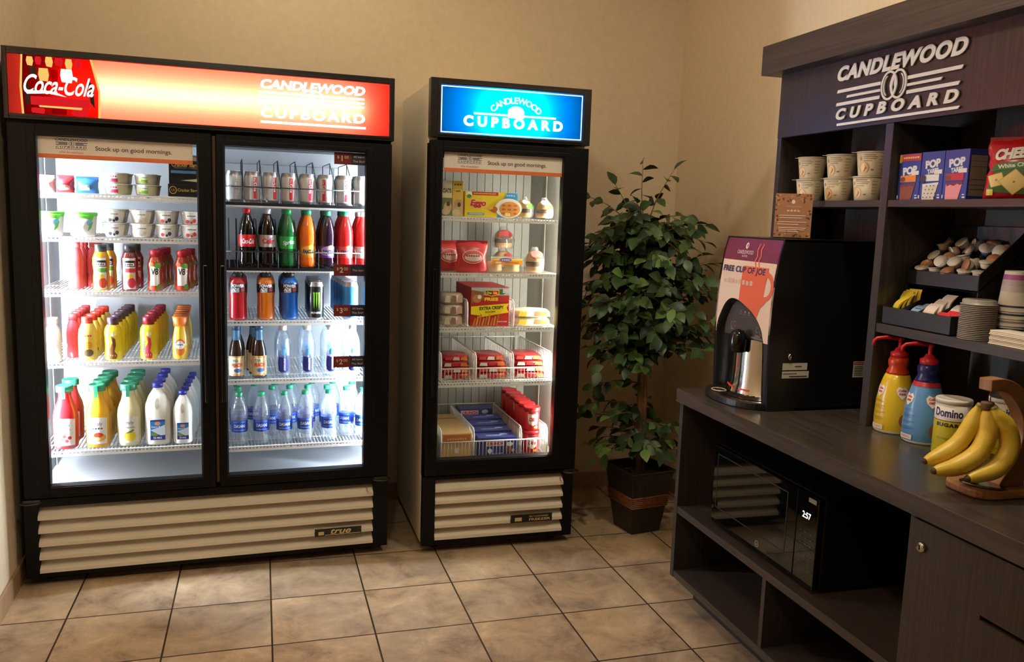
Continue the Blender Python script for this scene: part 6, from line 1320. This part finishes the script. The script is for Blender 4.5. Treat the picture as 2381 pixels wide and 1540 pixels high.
cw = MB().lathe([(0.010, 0.0), (0.0125, 0.006), (0.0135, 0.016), (0.012, 0.020), (0, 0.0205)], 9, e=2.6, sx=1.15); part('crown', cw, crm, bn)

# ================================================================ the potted ficus
fc = thing('potted_ficus', 'leafy artificial ficus tree in a black tapered pot, in the back corner', 'plant', (2.582, 0.156, 0), math.radians(10))
pt = MB(); H_ = 0.31; b0, b1 = 0.078, 0.118
ring = lambda s, z: [(-s, -s, z), (s, -s, z), (s, s, z), (-s, s, z)]
L_ = [ring(b0, 0.0), ring(b1, H_-0.012), ring(b1+0.008, H_-0.010), ring(b1+0.008, H_), ring(b1-0.006, H_), ring(b1-0.014, H_-0.05)]
pt.add([p for r in L_ for p in r], [(4*i+j, 4*i+(j+1) % 4, 4*i+4+(j+1) % 4, 4*i+4+j) for i in range(5) for j in range(4)]+[(3, 2, 1, 0)]); part('pot', pt, pm('pot_black', (26, 21, 19), 0.4), fc, 0.004)
bd = MB()
for k in range(6):
    z = 0.135+0.0095*k; s = b0+(b1-b0)*z/(H_-0.012)+0.001; bd.tube([(-s, -s, z), (s, -s, z), (s, s, z), (-s, s, z)], 0.005, 6, closed=True)
part('woven_band', bd, noisy('band_rattan', (96, 54, 24), (140, 84, 40), (60, 60, 60), 0.5), fc)
part('moss', MB().quad(ring(b1-0.013, H_-0.04)), noisy('moss_brown', (54, 38, 24), (90, 66, 40), (40, 40, 40), 0.9, 0.5), fc)
r5 = random.Random(11); ca, sa = math.cos(math.radians(10)), math.sin(math.radians(10))
def loc5(x, y, z): dx, dy = x-2.582, y-0.156; return (dx*ca+dy*sa, -dx*sa+dy*ca, z)
tp_ = [(2.585, 0.16, 0.27), (2.580, 0.165, 0.5), (2.572, 0.17, 0.75), (2.565, 0.175, 1.0), (2.55, 0.18, 1.25), (2.545, 0.19, 1.42)]
bark = noisy('ficus_bark', (86, 60, 40), (140, 104, 72), (40, 40, 8), 0.8, 0.4)
tk = MB().tube([loc5(*p) for p in tp_], [0.021, 0.019, 0.018, 0.016, 0.014, 0.010], 10)
tk.tube([loc5(*p) for p in ((2.595, 0.15, 0.27), (2.590, 0.15, 0.55), (2.585, 0.16, 0.85), (2.60, 0.17, 1.15), (2.63, 0.18, 1.38))], [0.012, 0.011, 0.010, 0.009, 0.006], 8); part('trunk', tk, bark, fc)
tw = MB(); lf = MB(); greens = [pm('leaf_dark', (40, 62, 32), 0.45), pm('leaf_mid', (58, 84, 42), 0.42), pm('leaf_light', (96, 128, 62), 0.45)]
def leaf(p, d, up, L, mi):
    d = d.normalized(); s = d.cross(up); 
    if s.length < 1e-3: s = Vector((1, 0, 0))
    s.normalize(); n = s.cross(d); w = L*0.31; out = []
    for v, k, dr in ((0, 0.05, 0), (0.18, 0.62, 0.015), (0.42, 1.0, 0.02), (0.68, 0.78, -0.01), (0.88, 0.34, -0.07), (1.0, 0.0, -0.12)):
        c = p+d*(L*v)+n*(L*dr); out += [c-s*(w*k)+n*(w*k*0.22), c, c+s*(w*k)+n*(w*k*0.22)]
    for q in out:
        if q.x > 2.985 or q.y > 0.765: return
        if q.x < 2.235 and q.y < 0.78: return
        if q.x > 2.36 and q.y < -0.55: return
    lf.add([loc5(*q) for q in out], [(3*i+j, 3*i+3+j, 3*i+4+j, 3*i+1+j) for i in range(5) for j in range(2)], mi, True)
def branch(p0, az, L, rise, droop, nl, big=1.0):
    p = Vector(p0); d = Vector((math.cos(az), math.sin(az), rise)).normalized(); pts = [p.copy()]; m = 6
    for i in range(m):
        p = p+d*(L/m); d = (d+Vector((0, 0, -droop/m))+Vector((r5.uniform(-.12, .12), r5.uniform(-.12, .12), r5.uniform(-.05, .05)))).normalized(); pts.append(p.copy())
    if any(q.x > 2.975 or q.y > 0.76 or (q.x < 2.245) or (q.x > 2.36 and q.y < -0.5) for q in pts): pts = [q for q in pts if not (q.x > 2.975 or q.y > 0.76 or q.x < 2.245 or (q.x > 2.36 and q.y < -0.5))]
    if len(pts) < 3: return
    tw.tube([loc5(*q) for q in pts], [0.0042-0.0032*i/(len(pts)-1) for i in range(len(pts))], 5)
    for i in range(nl):
        q = (i+0.9)/nl*(len(pts)-1); k = min(int(q), len(pts)-2); pos = pts[k].lerp(pts[k+1], min(1, q-k)); ax = (pts[k+1]-pts[k]).normalized()
        side = ax.cross(Vector((0, 0, 1))); side = side.normalized() if side.length > 1e-3 else Vector((1, 0, 0)); sgn_ = 1 if i % 2 else -1
        dd_ = ax*0.55+side*sgn_*r5.uniform(0.5, 1.0)+Vector((0, 0, r5.uniform(-0.55, 0.15))) if i < nl-1 else ax
        out_ = Vector((pos.x-2.57, pos.y-0.17, 0)); out_ = out_.normalized() if out_.length > 0.02 else Vector((-0.4, -0.9, 0))
        leaf(pos, dd_+Vector((0, 0, -r5.uniform(-0.2, 0.7))), out_*r5.uniform(0.1, 1.1)+Vector((-0.2+r5.uniform(-.7, .7), -0.35+r5.uniform(-.7, .7), r5.uniform(0.1, 1.3))), r5.uniform(0.060, 0.086)*big, r5.choice([0, 0, 0, 1, 1, 1, 2]))
def trunk_at(z):
    for a_, b_ in zip(tp_, tp_[1:]):
        if a_[2] <= z <= b_[2]: return Vector(a_).lerp(Vector(b_), (z-a_[2])/(b_[2]-a_[2]))
    return Vector(tp_[-1])
for i in range(165):
    z = r5.uniform(0.80, 1.44); az = i*2.39996; sp_ = 0.30 if 0.75 < z < 1.30 else 0.24
    branch(trunk_at(z), az, sp_*r5.uniform(0.55, 1.35), r5.uniform(0.0, 0.9), r5.uniform(0.2, 1.3), 9)
for i in range(22): branch(trunk_at(0.37+0.022*(i % 9)), i*2.39996+0.6, r5.uniform(0.12, 0.30), r5.uniform(0.1, 0.7), r5.uniform(0.4, 1.1), 6)
for az, L, ri, dr, z in ((1.1, 0.37, 2.6, -0.2, 1.40), (0.2, 0.34, 2.2, 0.3, 1.40), (3.0, 0.36, 1.2, 0.9, 1.38), (2.4, 0.30, 1.8, 0.6, 1.38), (4.2, 0.28, 1.4, 0.8, 1.36), (5.4, 0.30, 1.0, 0.9, 1.34), (3.4, 0.38, 0.7, 0.9, 1.22), (0.4, 0.42, 0.5, 0.9, 1.18), (5.8, 0.44, 0.45, 0.8, 1.10), (6.1, 0.42, 0.3, 0.9, 0.95), (3.1, 0.34, 0.4, 0.9, 0.58), (3.4, 0.30, 0.3, 0.8, 0.70), (0.0, 0.40, 0.6, 0.8, 1.02)):
    branch(trunk_at(z), az, L, ri, dr, 11)
part('twigs', tw, bark, fc); part('foliage', lf, greens, fc)

for o in list(COL.objects):
    if 'used' in o: del o['used']
